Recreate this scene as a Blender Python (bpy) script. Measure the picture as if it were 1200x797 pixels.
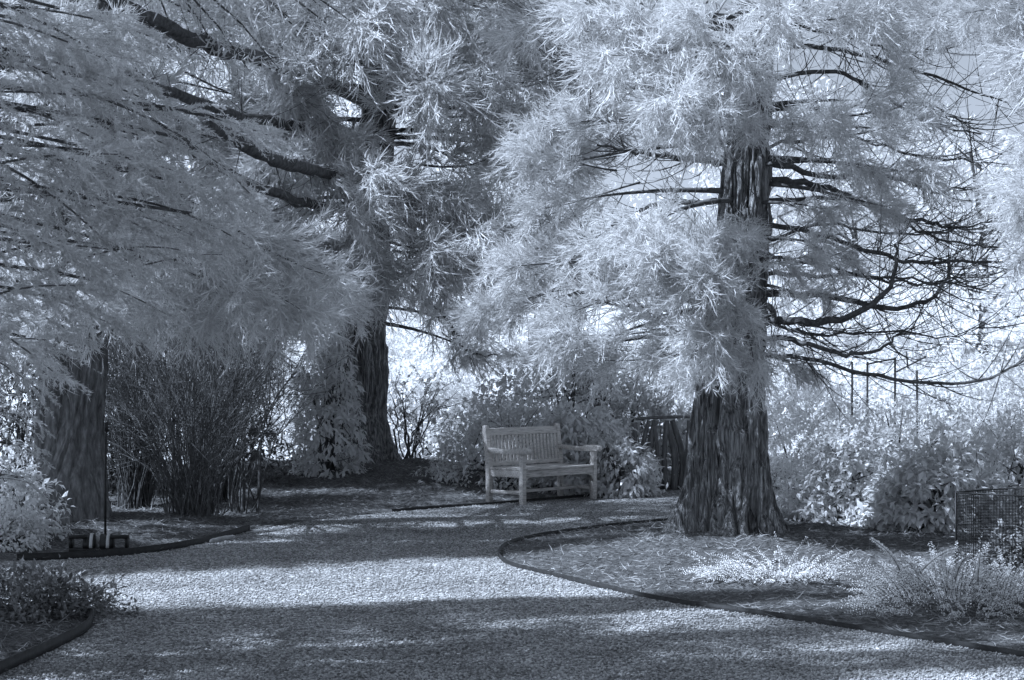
import bpy, math
import numpy as np
from mathutils import Vector, Matrix

# ------------------------------------------------------------------ camera, world, sun
S = bpy.context.scene
COL = S.collection
for o in list(bpy.data.objects):
    bpy.data.objects.remove(o)

CH, FPX, HOR = 1.6, 2000.0, 440.0        # eye height, focal length in photo pixels, horizon row
cam_d = bpy.data.cameras.new('camera')
cam = bpy.data.objects.new('camera', cam_d)
COL.objects.link(cam)
cam.location = (0, 0, CH)
cam.rotation_euler = (math.radians(90), 0, 0)
cam_d.sensor_width = 36
cam_d.lens = 60
cam_d.shift_y = 41.5 / 1200
cam_d.clip_start = 0.1
cam_d.clip_end = 3000
cam_d.dof.use_dof = True
cam_d.dof.focus_distance = 18.5
cam_d.dof.aperture_fstop = 9.0
S.camera = cam

SUN_EL = math.radians(50)
SUN_DIR = Vector((0.95, 0.30, 0)).normalized()      # the way the light travels over the ground
TINT = (0.70, 0.815, 1.0)
world = bpy.data.worlds.new('World')
S.world = world
world.use_nodes = True
nt = world.node_tree
bg = nt.nodes['Background']
sky = nt.nodes.new('ShaderNodeTexSky')
sky.sky_type = 'NISHITA'
sky.sun_disc = False
sky.sun_elevation = SUN_EL
sky.sun_rotation = math.atan2(-SUN_DIR.x, -SUN_DIR.y)
bw = nt.nodes.new('ShaderNodeRGBToBW')
mul = nt.nodes.new('ShaderNodeVectorMath'); mul.operation = 'MULTIPLY'
mul.inputs[1].default_value = TINT
nt.links.new(sky.outputs[0], bw.inputs[0])
nt.links.new(bw.outputs[0], mul.inputs[0])
nt.links.new(mul.outputs[0], bg.inputs[0])
bg.inputs[1].default_value = 0.095

sun_d = bpy.data.lights.new('sun', 'SUN')
sun_d.energy = 5.0
sun_d.angle = math.radians(0.5)
sun_d.color = TINT
sun = bpy.data.objects.new('sun', sun_d)
COL.objects.link(sun)
d = Vector((SUN_DIR.x * math.cos(SUN_EL), SUN_DIR.y * math.cos(SUN_EL), -math.sin(SUN_EL)))
sun.rotation_euler = d.to_track_quat('-Z', 'Y').to_euler()
sun.location = (-20, -5, 30)

S.view_settings.view_transform = 'Standard'
S.view_settings.look = 'None'
S.view_settings.exposure = 0.92
S.view_settings.gamma = 1.0
S.view_settings.use_curve_mapping = False
S.render.engine = 'CYCLES'
S.cycles.max_bounces = 6
S.cycles.diffuse_bounces = 4
S.cycles.transmission_bounces = 4
S.cycles.glossy_bounces = 2
S.cycles.use_adaptive_sampling = False
S.cycles.sample_clamp_indirect = 2.0
S.cycles.use_denoising = True
S.cycles.denoising_prefilter = 'NONE'

# ------------------------------------------------------------------ helpers
rng = np.random.default_rng(7)


def P(px, py, Y):
    return np.array([(px - 600) / FPX * Y, Y, CH + (HOR - py) / FPX * Y])


def G(px, py, z=0.0):
    Y = FPX * (CH - z) / (py - HOR)
    return np.array([(px - 600) / FPX * Y, Y, z])


def nrm(v):
    v = np.asarray(v, float)
    return v / np.maximum(np.linalg.norm(v, axis=-1, keepdims=True), 1e-9)


def runit(n, r=None):
    r = r or rng
    return nrm(r.normal(size=(n, 3)))


class MB:
    """collects vertices, triangles and quads of one mesh"""
    def __init__(self):
        self.v, self.t, self.q, self.n = [], [], [], 0

    def add(self, v, t=None, q=None):
        v = np.asarray(v, float).reshape(-1, 3)
        if t is not None and len(t):
            self.t.append(np.asarray(t, np.int64).reshape(-1, 3) + self.n)
        if q is not None and len(q):
            self.q.append(np.asarray(q, np.int64).reshape(-1, 4) + self.n)
        self.v.append(v)
        self.n += len(v)

    def arrays(self):
        v = np.concatenate(self.v) if self.v else np.zeros((0, 3))
        t = np.concatenate(self.t) if self.t else np.zeros((0, 3), np.int64)
        q = np.concatenate(self.q) if self.q else np.zeros((0, 4), np.int64)
        return v, t, q

    def mesh(self, name, mat, smooth=False):
        v, t, q = self.arrays()
        me = bpy.data.meshes.new(name)
        me.vertices.add(len(v))
        me.vertices.foreach_set('co', v.astype(np.float32).ravel())
        me.loops.add(3 * len(t) + 4 * len(q))
        me.loops.foreach_set('vertex_index', np.concatenate([t.ravel(), q.ravel()]).astype(np.int32))
        me.polygons.add(len(t) + len(q))
        st = np.concatenate([np.arange(len(t)) * 3, 3 * len(t) + np.arange(len(q)) * 4])
        me.polygons.foreach_set('loop_start', st.astype(np.int32))
        me.polygons.foreach_set('loop_total', np.concatenate([np.full(len(t), 3), np.full(len(q), 4)]).astype(np.int32))
        if smooth:
            me.polygons.foreach_set('use_smooth', np.ones(len(t) + len(q), bool))
        me.update(calc_edges=True)
        me.validate()
        me.materials.append(mat)
        return me

    # ---- shapes
    def ribbons(self, b, d, L, W, bend, r=None):
        """thin tapered strips, two segments each"""
        n = len(b)
        if not n:
            return
        d = nrm(d)
        L = np.broadcast_to(np.asarray(L, float).reshape(-1, 1), (n, 1))
        W = np.broadcast_to(np.asarray(W, float).reshape(-1, 1), (n, 1))
        s = nrm(np.cross(d, runit(n, r)))
        m = b + d * L * 0.5 + bend * 0.25
        e = b + d * L + bend
        v = np.stack([b - s * W * .42, b + s * W * .42, m - s * W * .5, m + s * W * .5, e], 1)
        k = np.arange(n)[:, None] * 5
        self.add(v.reshape(-1, 3), t=k + np.array([[2, 3, 4]]), q=k + np.array([[0, 1, 3, 2]]))

    def leaves(self, b, d, up, L, W, fold=0.25, droop=0.15):
        n = len(b)
        d = nrm(d)
        L = np.broadcast_to(np.asarray(L, float).reshape(-1, 1), (n, 1))
        W = np.broadcast_to(np.asarray(W, float).reshape(-1, 1), (n, 1))
        s = nrm(np.cross(d, up))
        u = nrm(np.cross(s, d))
        m = b + d * L * .5 + u * L * droop * .5
        e = b + d * L - u * L * droop * .3
        l = m + s * W * .5 + u * W * fold
        rr = m - s * W * .5 + u * W * fold
        v = np.stack([b, l, m, rr, e], 1)
        k = np.arange(n)[:, None, None] * 5
        T = np.array([[0, 1, 2], [0, 2, 3], [1, 4, 2], [2, 4, 3]])[None]
        self.add(v.reshape(-1, 3), t=(k + T).reshape(-1, 3))

    def tube(self, pts, rad, sides=6, cap=True):
        p = np.asarray(pts, float)
        n = len(p)
        rad = np.broadcast_to(np.asarray(rad, float), (n,))
        tan = nrm(np.gradient(p, axis=0))
        a = np.array([0, 0, 1.0]) if abs(tan[0][2]) < .9 else np.array([1.0, 0, 0])
        u = nrm(np.cross(tan[0], a))
        ang = np.arange(sides) * 2 * math.pi / sides
        vs = []
        for i in range(n):
            u = nrm(u - tan[i] * np.dot(u, tan[i]))
            w = np.cross(tan[i], u)
            vs.append(p[i] + rad[i] * (np.cos(ang)[:, None] * u + np.sin(ang)[:, None] * w))
        i = np.arange(n - 1)[:, None] * sides
        j = np.arange(sides)[None]
        k = (j + 1) % sides
        q = np.stack([i + j, i + k, i + sides + k, i + sides + j], -1).reshape(-1, 4)
        t = []
        v = np.concatenate(vs)
        if cap:
            v = np.concatenate([v, p[:1], p[-1:]])
            c0, c1, o = n * sides, n * sides + 1, (n - 1) * sides
            for jj in range(sides):
                kk = (jj + 1) % sides
                t += [[c0, kk, jj], [c1, o + jj, o + kk]]
        self.add(v, t=t, q=q)

    def box(self, lo, hi, M=None, taper=None):
        x0, y0, z0 = lo
        x1, y1, z1 = hi
        v = np.array([[x0, y0, z0], [x1, y0, z0], [x1, y1, z0], [x0, y1, z0], [x0, y0, z1], [x1, y0, z1], [x1, y1, z1], [x0, y1, z1]], float)
        if M is not None:
            v = v @ np.array(M.to_3x3()).T + np.array(M.translation)
        self.add(v, q=[[0, 3, 2, 1], [4, 5, 6, 7], [0, 1, 5, 4], [1, 2, 6, 5], [2, 3, 7, 6], [3, 0, 4, 7]])

    def prism(self, outline, axis, a0, a1):
        """outline: 2D polygon extruded along axis 'x' (outline in y,z)"""
        o = np.asarray(outline, float)
        n = len(o)
        va = np.column_stack([np.full(n, a0), o])
        vb = np.column_stack([np.full(n, a1), o])
        c = o.mean(0)
        v = np.concatenate([va, vb, [[a0, *c]], [[a1, *c]]])
        q = [[i, (i + 1) % n, n + (i + 1) % n, n + i] for i in range(n)]
        t = [[2 * n, (i + 1) % n, i] for i in range(n)] + [[2 * n + 1, n + i, n + (i + 1) % n] for i in range(n)]
        self.add(v, t=t, q=q)

    def stamp(self, arr, M):
        v, t, q = arr
        A = np.array(M)
        self.add(v @ A[:3, :3].T + A[:3, 3], t=t, q=q)


def bez(a, b, c, n=8):
    t = np.linspace(0, 1, n)[:, None]
    return (1 - t) ** 2 * a + 2 * t * (1 - t) * b + t * t * c


def spline(pts, n=40):
    """Catmull-Rom through points"""
    p = np.asarray(pts, float)
    p = np.concatenate([[2 * p[0] - p[1]], p, [2 * p[-1] - p[-2]]])
    segs = len(p) - 3
    out = []
    per = max(2, n // segs)
    for i in range(segs):
        a, b, c, d_ = p[i:i + 4]
        for t in np.linspace(0, 1, per, endpoint=False):
            out.append(.5 * (2 * b + (c - a) * t + (2 * a - 5 * b + 4 * c - d_) * t * t + (3 * b - a - 3 * c + d_) * t ** 3))
    out.append(p[-2])
    return np.array(out)


def obj(name, me, parent=None, M=None):
    o = bpy.data.objects.new(name, me)
    COL.objects.link(o)
    if parent is not None:
        o.parent = parent
    if M is not None:
        o.matrix_local = M
    return o


def tag(o, label=None, cat=None, group=None, kind=None):
    if label: o['label'] = label
    if cat: o['category'] = cat
    if group: o['group'] = group
    if kind: o['kind'] = kind
    return o


def thing(name, loc, label, cat, rz=0, group=None):
    o = bpy.data.objects.new(name, None)
    COL.objects.link(o)
    o.empty_display_size = .2
    o.location = loc
    o.rotation_euler = (0, 0, rz)
    return tag(o, label, cat, group)


# value noise, periodic in u
def vnoise(u, v, nu, seed):
    r = np.random.default_rng(seed)
    tab = r.random((nu, 512))
    iu = np.floor(u).astype(int); iv = np.floor(v).astype(int)
    fu = u - iu; fv = v - iv
    fu = fu * fu * (3 - 2 * fu); fv = fv * fv * (3 - 2 * fv)
    g = lambda a, b: tab[a % nu, b % 512]
    return (g(iu, iv) * (1 - fu) + g(iu + 1, iv) * fu) * (1 - fv) + (g(iu, iv + 1) * (1 - fu) + g(iu + 1, iv + 1) * fu) * fv


# ------------------------------------------------------------------ materials
def new_mat(name):
    m = bpy.data.materials.new(name)
    m.use_nodes = True
    n = m.node_tree
    for x in list(n.nodes):
        n.nodes.remove(x)
    out = n.nodes.new('ShaderNodeOutputMaterial')
    return m, n, out


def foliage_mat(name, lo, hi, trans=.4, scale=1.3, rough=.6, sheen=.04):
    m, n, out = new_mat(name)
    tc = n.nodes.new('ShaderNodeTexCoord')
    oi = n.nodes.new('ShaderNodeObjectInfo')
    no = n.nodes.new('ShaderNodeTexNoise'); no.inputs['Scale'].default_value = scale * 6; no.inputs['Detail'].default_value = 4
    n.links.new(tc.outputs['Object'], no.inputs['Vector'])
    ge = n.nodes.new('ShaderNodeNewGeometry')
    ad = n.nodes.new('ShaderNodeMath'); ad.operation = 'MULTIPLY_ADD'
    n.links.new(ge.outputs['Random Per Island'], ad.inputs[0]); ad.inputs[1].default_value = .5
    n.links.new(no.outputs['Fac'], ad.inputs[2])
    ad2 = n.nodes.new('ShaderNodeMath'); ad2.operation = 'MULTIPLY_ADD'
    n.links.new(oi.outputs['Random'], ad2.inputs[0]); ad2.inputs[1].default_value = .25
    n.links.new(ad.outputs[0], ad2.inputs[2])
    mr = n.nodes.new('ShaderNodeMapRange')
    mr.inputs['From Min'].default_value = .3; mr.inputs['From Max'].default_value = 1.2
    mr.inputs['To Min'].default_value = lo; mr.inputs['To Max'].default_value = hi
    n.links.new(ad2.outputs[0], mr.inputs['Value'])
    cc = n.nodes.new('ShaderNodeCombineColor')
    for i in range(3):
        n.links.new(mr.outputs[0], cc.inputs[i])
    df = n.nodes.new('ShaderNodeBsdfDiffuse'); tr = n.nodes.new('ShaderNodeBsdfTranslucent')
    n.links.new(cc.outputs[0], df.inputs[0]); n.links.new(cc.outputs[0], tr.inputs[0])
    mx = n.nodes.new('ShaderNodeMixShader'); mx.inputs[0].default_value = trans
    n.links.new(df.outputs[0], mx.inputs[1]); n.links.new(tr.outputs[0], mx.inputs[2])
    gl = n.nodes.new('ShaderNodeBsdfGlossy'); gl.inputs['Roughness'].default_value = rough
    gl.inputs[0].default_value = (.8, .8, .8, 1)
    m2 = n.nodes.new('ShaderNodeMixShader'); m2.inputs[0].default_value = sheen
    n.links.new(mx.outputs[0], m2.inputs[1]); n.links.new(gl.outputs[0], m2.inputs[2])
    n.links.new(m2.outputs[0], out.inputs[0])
    return m


def noisy_mat(name, stops, scale=(1, 1, 1), nscale=5., detail=8., bump=.3, bdist=.02, rough=.85, tint=(1, 1, 1), coord='Object', bscale=None, spec=.3):
    """a principled surface whose grey follows a colour ramp over stretched noise"""
    m, n, out = new_mat(name)
    tc = n.nodes.new('ShaderNodeTexCoord')
    mp = n.nodes.new('ShaderNodeMapping'); mp.inputs['Scale'].default_value = scale
    n.links.new(tc.outputs[coord], mp.inputs[0])
    no = n.nodes.new('ShaderNodeTexNoise'); no.inputs['Scale'].default_value = nscale; no.inputs['Detail'].default_value = detail
    no.inputs['Roughness'].default_value = .65
    n.links.new(mp.outputs[0], no.inputs['Vector'])
    cr = n.nodes.new('ShaderNodeValToRGB')
    e = cr.color_ramp.elements
    while len(e) < len(stops):
        e.new(.5)
    for k, (p_, g) in enumerate(stops):
        e[k].position = p_
        e[k].color = (g * tint[0], g * tint[1], g * tint[2], 1)
    n.links.new(no.outputs['Fac'], cr.inputs[0])
    pb = n.nodes.new('ShaderNodeBsdfPrincipled')
    pb.inputs['Roughness'].default_value = rough
    pb.inputs['Specular IOR Level'].default_value = spec
    n.links.new(cr.outputs[0], pb.inputs['Base Color'])
    if bump:
        no2 = n.nodes.new('ShaderNodeTexNoise'); no2.inputs['Scale'].default_value = bscale or nscale * 2; no2.inputs['Detail'].default_value = 6
        n.links.new(mp.outputs[0], no2.inputs['Vector'])
        bp = n.nodes.new('ShaderNodeBump'); bp.inputs['Strength'].default_value = bump; bp.inputs['Distance'].default_value = bdist
        n.links.new(no2.outputs['Fac'], bp.inputs['Height'])
        n.links.new(bp.outputs[0], pb.inputs['Normal'])
    n.links.new(pb.outputs[0], out.inputs[0])
    return m


def gravel_mat():
    m, n, out = new_mat('gravel')
    tc = n.nodes.new('ShaderNodeTexCoord')
    vo = n.nodes.new('ShaderNodeTexVoronoi'); vo.inputs['Scale'].default_value = 48; vo.inputs['Randomness'].default_value = 1
    n.links.new(tc.outputs['Object'], vo.inputs['Vector'])
    no = n.nodes.new('ShaderNodeTexNoise'); no.inputs['Scale'].default_value = 1.1; no.inputs['Detail'].default_value = 6
    n.links.new(tc.outputs['Object'], no.inputs['Vector'])
    sp = n.nodes.new('ShaderNodeSeparateColor'); n.links.new(vo.outputs['Color'], sp.inputs[0])
    cr = n.nodes.new('ShaderNodeValToRGB'); e = cr.color_ramp.elements
    for p_, g in ((.0, .06), (.45, .21), (.8, .42), (1., .85)):
        x = e[0] if p_ == 0 else (e[len(e) - 1] if p_ == 1. else e.new(p_))
        x.position = p_; x.color = (g, g, g, 1)
    n.links.new(sp.outputs[0], cr.inputs[0])
    mr = n.nodes.new('ShaderNodeMapRange'); mr.inputs['From Min'].default_value = .3; mr.inputs['From Max'].default_value = .7
    mr.inputs['To Min'].default_value = .6; mr.inputs['To Max'].default_value = 1.05
    n.links.new(no.outputs['Fac'], mr.inputs[0])
    mu = n.nodes.new('ShaderNodeVectorMath'); mu.operation = 'SCALE'
    n.links.new(cr.outputs[0], mu.inputs[0]); n.links.new(mr.outputs[0], mu.inputs['Scale'])
    pb = n.nodes.new('ShaderNodeBsdfPrincipled'); pb.inputs['Roughness'].default_value = .8; pb.inputs['Specular IOR Level'].default_value = .25
    n.links.new(mu.outputs[0], pb.inputs['Base Color'])
    bp = n.nodes.new('ShaderNodeBump'); bp.inputs['Strength'].default_value = .9; bp.inputs['Distance'].default_value = .012; bp.invert = True
    n.links.new(vo.outputs['Distance'], bp.inputs['Height'])
    n.links.new(bp.outputs[0], pb.inputs['Normal'])
    n.links.new(pb.outputs[0], out.inputs[0])
    return m


def ground_mat():
    """dark needle mulch near the path, pale grass beyond the trees"""
    m, n, out = new_mat('ground')
    tc = n.nodes.new('ShaderNodeTexCoord')
    mp = n.nodes.new('ShaderNodeMapping'); mp.inputs['Scale'].default_value = (1, 1.6, 1)
    n.links.new(tc.outputs['Object'], mp.inputs[0])
    no = n.nodes.new('ShaderNodeTexNoise'); no.inputs['Scale'].default_value = 22; no.inputs['Detail'].default_value = 9; no.inputs['Roughness'].default_value = .75
    n.links.new(mp.outputs[0], no.inputs['Vector'])
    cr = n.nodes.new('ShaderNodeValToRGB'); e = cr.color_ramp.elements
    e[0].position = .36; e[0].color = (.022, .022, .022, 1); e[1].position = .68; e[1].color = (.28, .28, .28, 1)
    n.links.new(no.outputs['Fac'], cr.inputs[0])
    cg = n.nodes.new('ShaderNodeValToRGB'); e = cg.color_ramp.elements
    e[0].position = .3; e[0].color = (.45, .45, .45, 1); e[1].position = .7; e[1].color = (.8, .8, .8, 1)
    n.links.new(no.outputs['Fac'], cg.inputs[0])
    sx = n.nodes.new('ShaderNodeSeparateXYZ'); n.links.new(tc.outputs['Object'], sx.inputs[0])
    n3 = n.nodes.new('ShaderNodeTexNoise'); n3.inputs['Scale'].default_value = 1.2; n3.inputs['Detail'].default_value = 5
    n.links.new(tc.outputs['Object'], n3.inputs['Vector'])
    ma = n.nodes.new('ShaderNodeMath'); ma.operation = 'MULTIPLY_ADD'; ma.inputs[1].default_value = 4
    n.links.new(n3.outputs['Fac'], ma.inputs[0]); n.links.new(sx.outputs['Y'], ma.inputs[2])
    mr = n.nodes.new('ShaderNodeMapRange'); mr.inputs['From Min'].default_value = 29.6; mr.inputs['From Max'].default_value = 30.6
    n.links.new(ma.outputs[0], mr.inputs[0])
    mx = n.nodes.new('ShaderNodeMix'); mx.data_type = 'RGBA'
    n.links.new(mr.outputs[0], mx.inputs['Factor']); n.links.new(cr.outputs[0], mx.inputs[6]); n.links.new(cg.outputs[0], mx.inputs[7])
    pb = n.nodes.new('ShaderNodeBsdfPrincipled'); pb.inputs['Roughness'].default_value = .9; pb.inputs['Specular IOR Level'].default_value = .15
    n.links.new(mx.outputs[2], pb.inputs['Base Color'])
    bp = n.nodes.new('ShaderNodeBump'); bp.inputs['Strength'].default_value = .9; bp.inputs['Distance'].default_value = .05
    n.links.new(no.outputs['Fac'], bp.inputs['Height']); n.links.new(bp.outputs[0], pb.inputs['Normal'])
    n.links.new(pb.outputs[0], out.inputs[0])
    return m


M_CORD = foliage_mat('conifer_shoots', .50, .88, .45)
M_FIR = foliage_mat('fir_needles', .40, .84, .40)
M_GREY = foliage_mat('grey_leaves', .10, .30, .2)
M_DARK = foliage_mat('shade_dark_leaves', .05, .16, .2)  # leaf colour darkened to stand for deep shade in the left backdrop
M_LEAF = foliage_mat('shrub_leaves', .52, .88, .42, sheen=.07, rough=.45)
M_FAR = foliage_mat('sunlit_leaves', .68, .92, .5)  # paler, more translucent leaves; the bright background haze is put into their colour
M_COVER = foliage_mat('ground_cover_leaves', .55, .9, .35)
M_BARK = noisy_mat('fibrous_bark', ((.36, .05), (.50, .25), (.64, .58)), (14, 14, 1.0), 3.0, 12, 1., .06, bscale=7)
M_BARK2 = noisy_mat('plated_bark', ((.30, .05), (.5, .16), (.72, .34)), (7, 7, 1.6), 3.0, 10, .9, .03, bscale=5)
M_TWIG = noisy_mat('twig_bark', ((.3, .035), (.7, .15)), (1, 1, 1), 14, 6, .5, .01)
M_STEM = noisy_mat('stem_bark', ((.3, .06), (.7, .22)), (1, 1, 1), 18, 6, .4, .01)
M_WOOD = noisy_mat('weathered_teak', ((.3, .26), (.5, .56), (.75, .76)), (1.2, 9, 9), 6, 10, .4, .004, tint=(1.04, 1, .96))
M_POST = noisy_mat('old_fence_wood', ((.3, .07), (.7, .24)), (6, 6, .8), 5, 8, .6, .01)
M_EDGE = noisy_mat('dark_steel', ((.3, .010), (.7, .035)), (1, 1, 1), 20, 5, .2, .003, rough=.6)
M_BLACK = noisy_mat('black_plastic', ((.3, .010), (.7, .022)), (1, 1, 1), 30, 3, .1, .001, rough=.5)
M_BAND = noisy_mat('pale_band', ((.3, .42), (.7, .55)), (1, 1, 1), 30, 3, .1, .001, rough=.5)
M_LITTER = foliage_mat('dry_needles', .01, .46, 0., .4)
M_STICK = noisy_mat('pale_stick', ((.3, .25), (.7, .5)), (1, 1, 1), 14, 6, .5, .01)
M_GRAVEL = gravel_mat()
M_GROUND = ground_mat()

# ------------------------------------------------------------------ ground and path
right_edge = [G(1330, 788), G(1200, 770), G(1080, 750), G(960, 731), G(800, 708), G(700, 688), G(640, 673), G(600, 663), G(587, 655),
              G(585, 648), G(596, 638), G(625, 630), G(700, 618.5), G(790, 610), G(900, 604), G(1010, 600)]
R_EDGE = spline(right_edge, 150)
left_edge = [G(20, 657), G(70, 655.5), G(150, 650.5), G(215, 641.5), G(262, 630.5), G(292, 622)]
L_EDGE = spline(left_edge, 60)
back_edge = [G(292, 622), G(350, 612), G(400, 606), G(460, 600), G(540, 593.5), G(610, 588.5), G(700, 581), G(800, 574), G(900, 569), G(1010, 566)]
B_EDGE = spline(back_edge, 80)
low_edge = [G(-140, 845), G(-40, 808), G(10, 785), G(60, 762), G(98, 742), G(107, 730), G(104, 722), G(90, 717)]
LOW_EDGE = spline(low_edge, 60)
path_poly = np.concatenate([
    [[6.2, -4, 0], [6.2, 8.4, 0]], R_EDGE, B_EDGE[::-1], L_EDGE[::-1],
    [G(-60, 659), G(-260, 663)], [G(-260, 712), G(-60, 713), G(20, 714), G(60, 714.5)], LOW_EDGE[::-1], [[-3.6, 5.5, 0], [-3.6, -4, 0]]])
PP = path_poly[:, :2]


def poly_sd(x, y, poly):
    """signed distance to a polygon (negative inside)"""
    sh = x.shape
    p = np.column_stack([x.ravel(), y.ravel()])
    dmin = np.full(len(p), 1e9)
    ins = np.zeros(len(p), bool)
    m = len(poly)
    for i in range(m):
        a, b = poly[i], poly[(i + 1) % m]
        e = b - a
        w = p - a
        t = np.clip((w @ e) / max(e @ e, 1e-12), 0, 1)
        dmin = np.minimum(dmin, np.hypot(*(w - t[:, None] * e).T))
        c = (a[1] > p[:, 1]) != (b[1] > p[:, 1])
        with np.errstate(divide='ignore', invalid='ignore'):
            xi = (b[0] - a[0]) * (p[:, 1] - a[1]) / (b[1] - a[1]) + a[0]
        ins ^= c & (p[:, 0] < xi)
    return np.where(ins, -dmin, dmin).reshape(sh)


def gnoise(x, y, s, seed):
    return vnoise(np.asarray(x) / s + 200.3, np.asarray(y) / s + 200.7, 512, seed) - .5


MOUNDS = [(-2.45, 26, .26, 2.6), (2.1, 16.8, .03, 1.7), (-4.5, 17.8, .10, 1.6)]


def ground_h(x, y):
    x = np.asarray(x, float); y = np.asarray(y, float)
    near = (np.abs(x) < 14) & (y > -6) & (y < 34)
    sd = np.full(x.shape, 5.0)
    if near.any():
        sd[near] = poly_sd(x[near], y[near], PP)
    k = np.clip(sd / 1.3, 0, 1); k = k * k * (3 - 2 * k)
    h = k * (.04 + .09 * gnoise(x, y, 1.1, 3) + .07 * gnoise(x, y, .35, 4) + .035 * gnoise(x, y, .14, 5))
    for mx, my, mh, mr in MOUNDS:
        h = h + k * mh * np.exp(-((x - mx) ** 2 + (y - my) ** 2) / (mr * mr))
    h = np.where(sd < .03, -.004, np.maximum(h, .010))
    far = np.clip((y - 38) / 60, 0, 1)
    h = h + far * far * (3 - 2 * far) * (5 + 2 * np.clip(x / 20, -1, 2.5))
    return h


gx = np.concatenate([[-600, -300, -150, -80, -50, -35, -25, -20, -16, -13], np.arange(-11, 11.01, .11), [13, 16, 20, 25, 35, 50, 80, 150, 300, 600]])
gy = np.concatenate([[-200, -80, -30, -12, -4, 0, 3, 5], np.arange(6, 31, .11), np.arange(31, 60, 1.2), [62, 66, 70, 75, 80, 86, 92, 100, 120, 160, 240, 400, 700, 1000]])
XX, YY = np.meshgrid(gx, gy, indexing='ij')
HH = ground_h(XX, YY)
mb = MB()
nx, ny = len(gx), len(gy)
ii = (np.arange(nx - 1)[:, None] * ny + np.arange(ny - 1)[None]).ravel()
mb.add(np.stack([XX, YY, HH], -1).reshape(-1, 3), q=np.column_stack([ii, ii + ny, ii + ny + 1, ii + 1]))
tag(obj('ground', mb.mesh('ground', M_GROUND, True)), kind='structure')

import bmesh
bm = bmesh.new()
f = bm.faces.new([bm.verts.new((p[0], p[1], 0.0)) for p in path_poly])
bmesh.ops.triangulate(bm, faces=[f])
bmesh.ops.recalc_face_normals(bm, faces=bm.faces)
for f in bm.faces:
    if f.normal.z < 0:
        f.normal_flip()
me = bpy.data.meshes.new('path'); bm.to_mesh(me); bm.free(); me.materials.append(M_GRAVEL)
tag(obj('gravel_path', me), kind='structure')


def edging(name, pts, label, h=.075, w=.016, lean=0):
    p = np.asarray(pts)
    c = p.mean(0); c[2] = 0
    q = p - c
    tan = nrm(np.gradient(q, axis=0))
    side = np.column_stack([-tan[:, 1], tan[:, 0], np.zeros(len(q))])
    n = len(q)
    up = np.column_stack([np.zeros(n), np.zeros(n), h + .012 * gnoise(p[:, 0], p[:, 1], .8, 9)])
    dn = np.array([0, 0, -.03])
    v = np.stack([q - side * w / 2 + dn, q + side * w / 2 + dn, q + side * w / 2 + up, q - side * w / 2 + up], 1).reshape(-1, 3)
    quads = []
    for i in range(n - 1):
        for j in range(4):
            k = (j + 1) % 4
            quads.append([i * 4 + j, i * 4 + k, i * 4 + 4 + k, i * 4 + 4 + j])
    quads += [[0, 1, 2, 3], [4 * n - 4, 4 * n - 1, 4 * n - 2, 4 * n - 3]]
    m_ = MB(); m_.add(v, q=quads)
    o = obj(name, m_.mesh(name, M_EDGE))
    o.location = c
    return tag(o, label, 'path edging', 'dark edging strips along the path')


edging('path_edging', R_EDGE, 'long dark edging strip curling round the bed of the right conifer', .032)
edging('path_edging', L_EDGE, 'dark edging strip passing behind the thin black pole base', .06)
edging('path_edging', LOW_EDGE, 'curved dark edging strip round the small leafy bed in the near left corner', .07)
edging('path_edging', B_EDGE[24:52], 'low dark edging strip running past the foot of the bench', .03)

# small pale log lying on the edging
mb = MB()
a, b = G(247, 634.5, .05), G(275, 629, .06)
mb.tube(spline([a - a, (b - a) * .5 + [0, 0, .008], b - a], 10), [.018, .024, .02, .022, .02, .02, .021, .018, .018, .02, .012][:11], 8)
o = obj('log', mb.mesh('log', M_STICK)); o.location = a
tag(o, 'short pale broken stick lying on the dark edging', 'stick')

# needle litter over the beds
r = np.random.default_rng(11)
n = 170000
lx = r.uniform(-9, 9, n); ly = 9 + 20 * r.random(n) ** 1.2
ok = poly_sd(lx, ly, PP) > .02
lx, ly = lx[ok], ly[ok]
lz = ground_h(lx, ly) + .004
n = len(lx)
ang = r.uniform(0, 2 * math.pi, n)
dd = np.column_stack([np.cos(ang), np.sin(ang), r.normal(.05, .22, n)])
mb = MB()
mb.ribbons(np.column_stack([lx, ly, lz]), dd, r.uniform(.03, .11, n), r.uniform(.003, .007, n), r.normal(0, .02, (n, 3)), r)
tag(obj('needle_litter', mb.mesh('needle_litter', M_LITTER)), kind='stuff')
# loose stones
n = 130000
lx = r.uniform(-4, 6, n); ly = 8.6 + 13 * r.random(n) ** 1.8
ok = poly_sd(lx, ly, PP) < -.02
lx, ly = lx[ok], ly[ok]; n = len(lx)
sz = r.uniform(.005, .012, n)
base = np.array([[1, 0, 0], [-1, 0, 0], [0, 1, 0], [0, -1, 0], [0, 0, .8], [0, 0, -.5]])
sv = base[None] * sz[:, None, None] * r.uniform(.6, 1.3, (n, 6, 1))
v = sv + np.column_stack([lx, ly, np.full(n, .003)])[:, None]
ft = np.array([[0, 2, 4], [2, 1, 4], [1, 3, 4], [3, 0, 4], [2, 0, 5], [1, 2, 5], [3, 1, 5], [0, 3, 5]])
mb = MB(); mb.add(v.reshape(-1, 3), t=(np.arange(n)[:, None, None] * 6 + ft[None]).reshape(-1, 3))
M_STONE = foliage_mat('stones', .04, .60, 0., .3)
tag(obj('loose_gravel', mb.mesh('loose_gravel', M_STONE)), kind='stuff')


# ------------------------------------------------------------------ foliage sprays (mesh data shared by the boughs)
def side_dirs(d, ang, r):
    """directions leaving d at the given angles, random round it"""
    n = len(d)
    s = nrm(np.cross(d, runit(n, r)))
    return nrm(d * np.cos(ang)[:, None] + s * np.sin(ang)[:, None])


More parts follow.
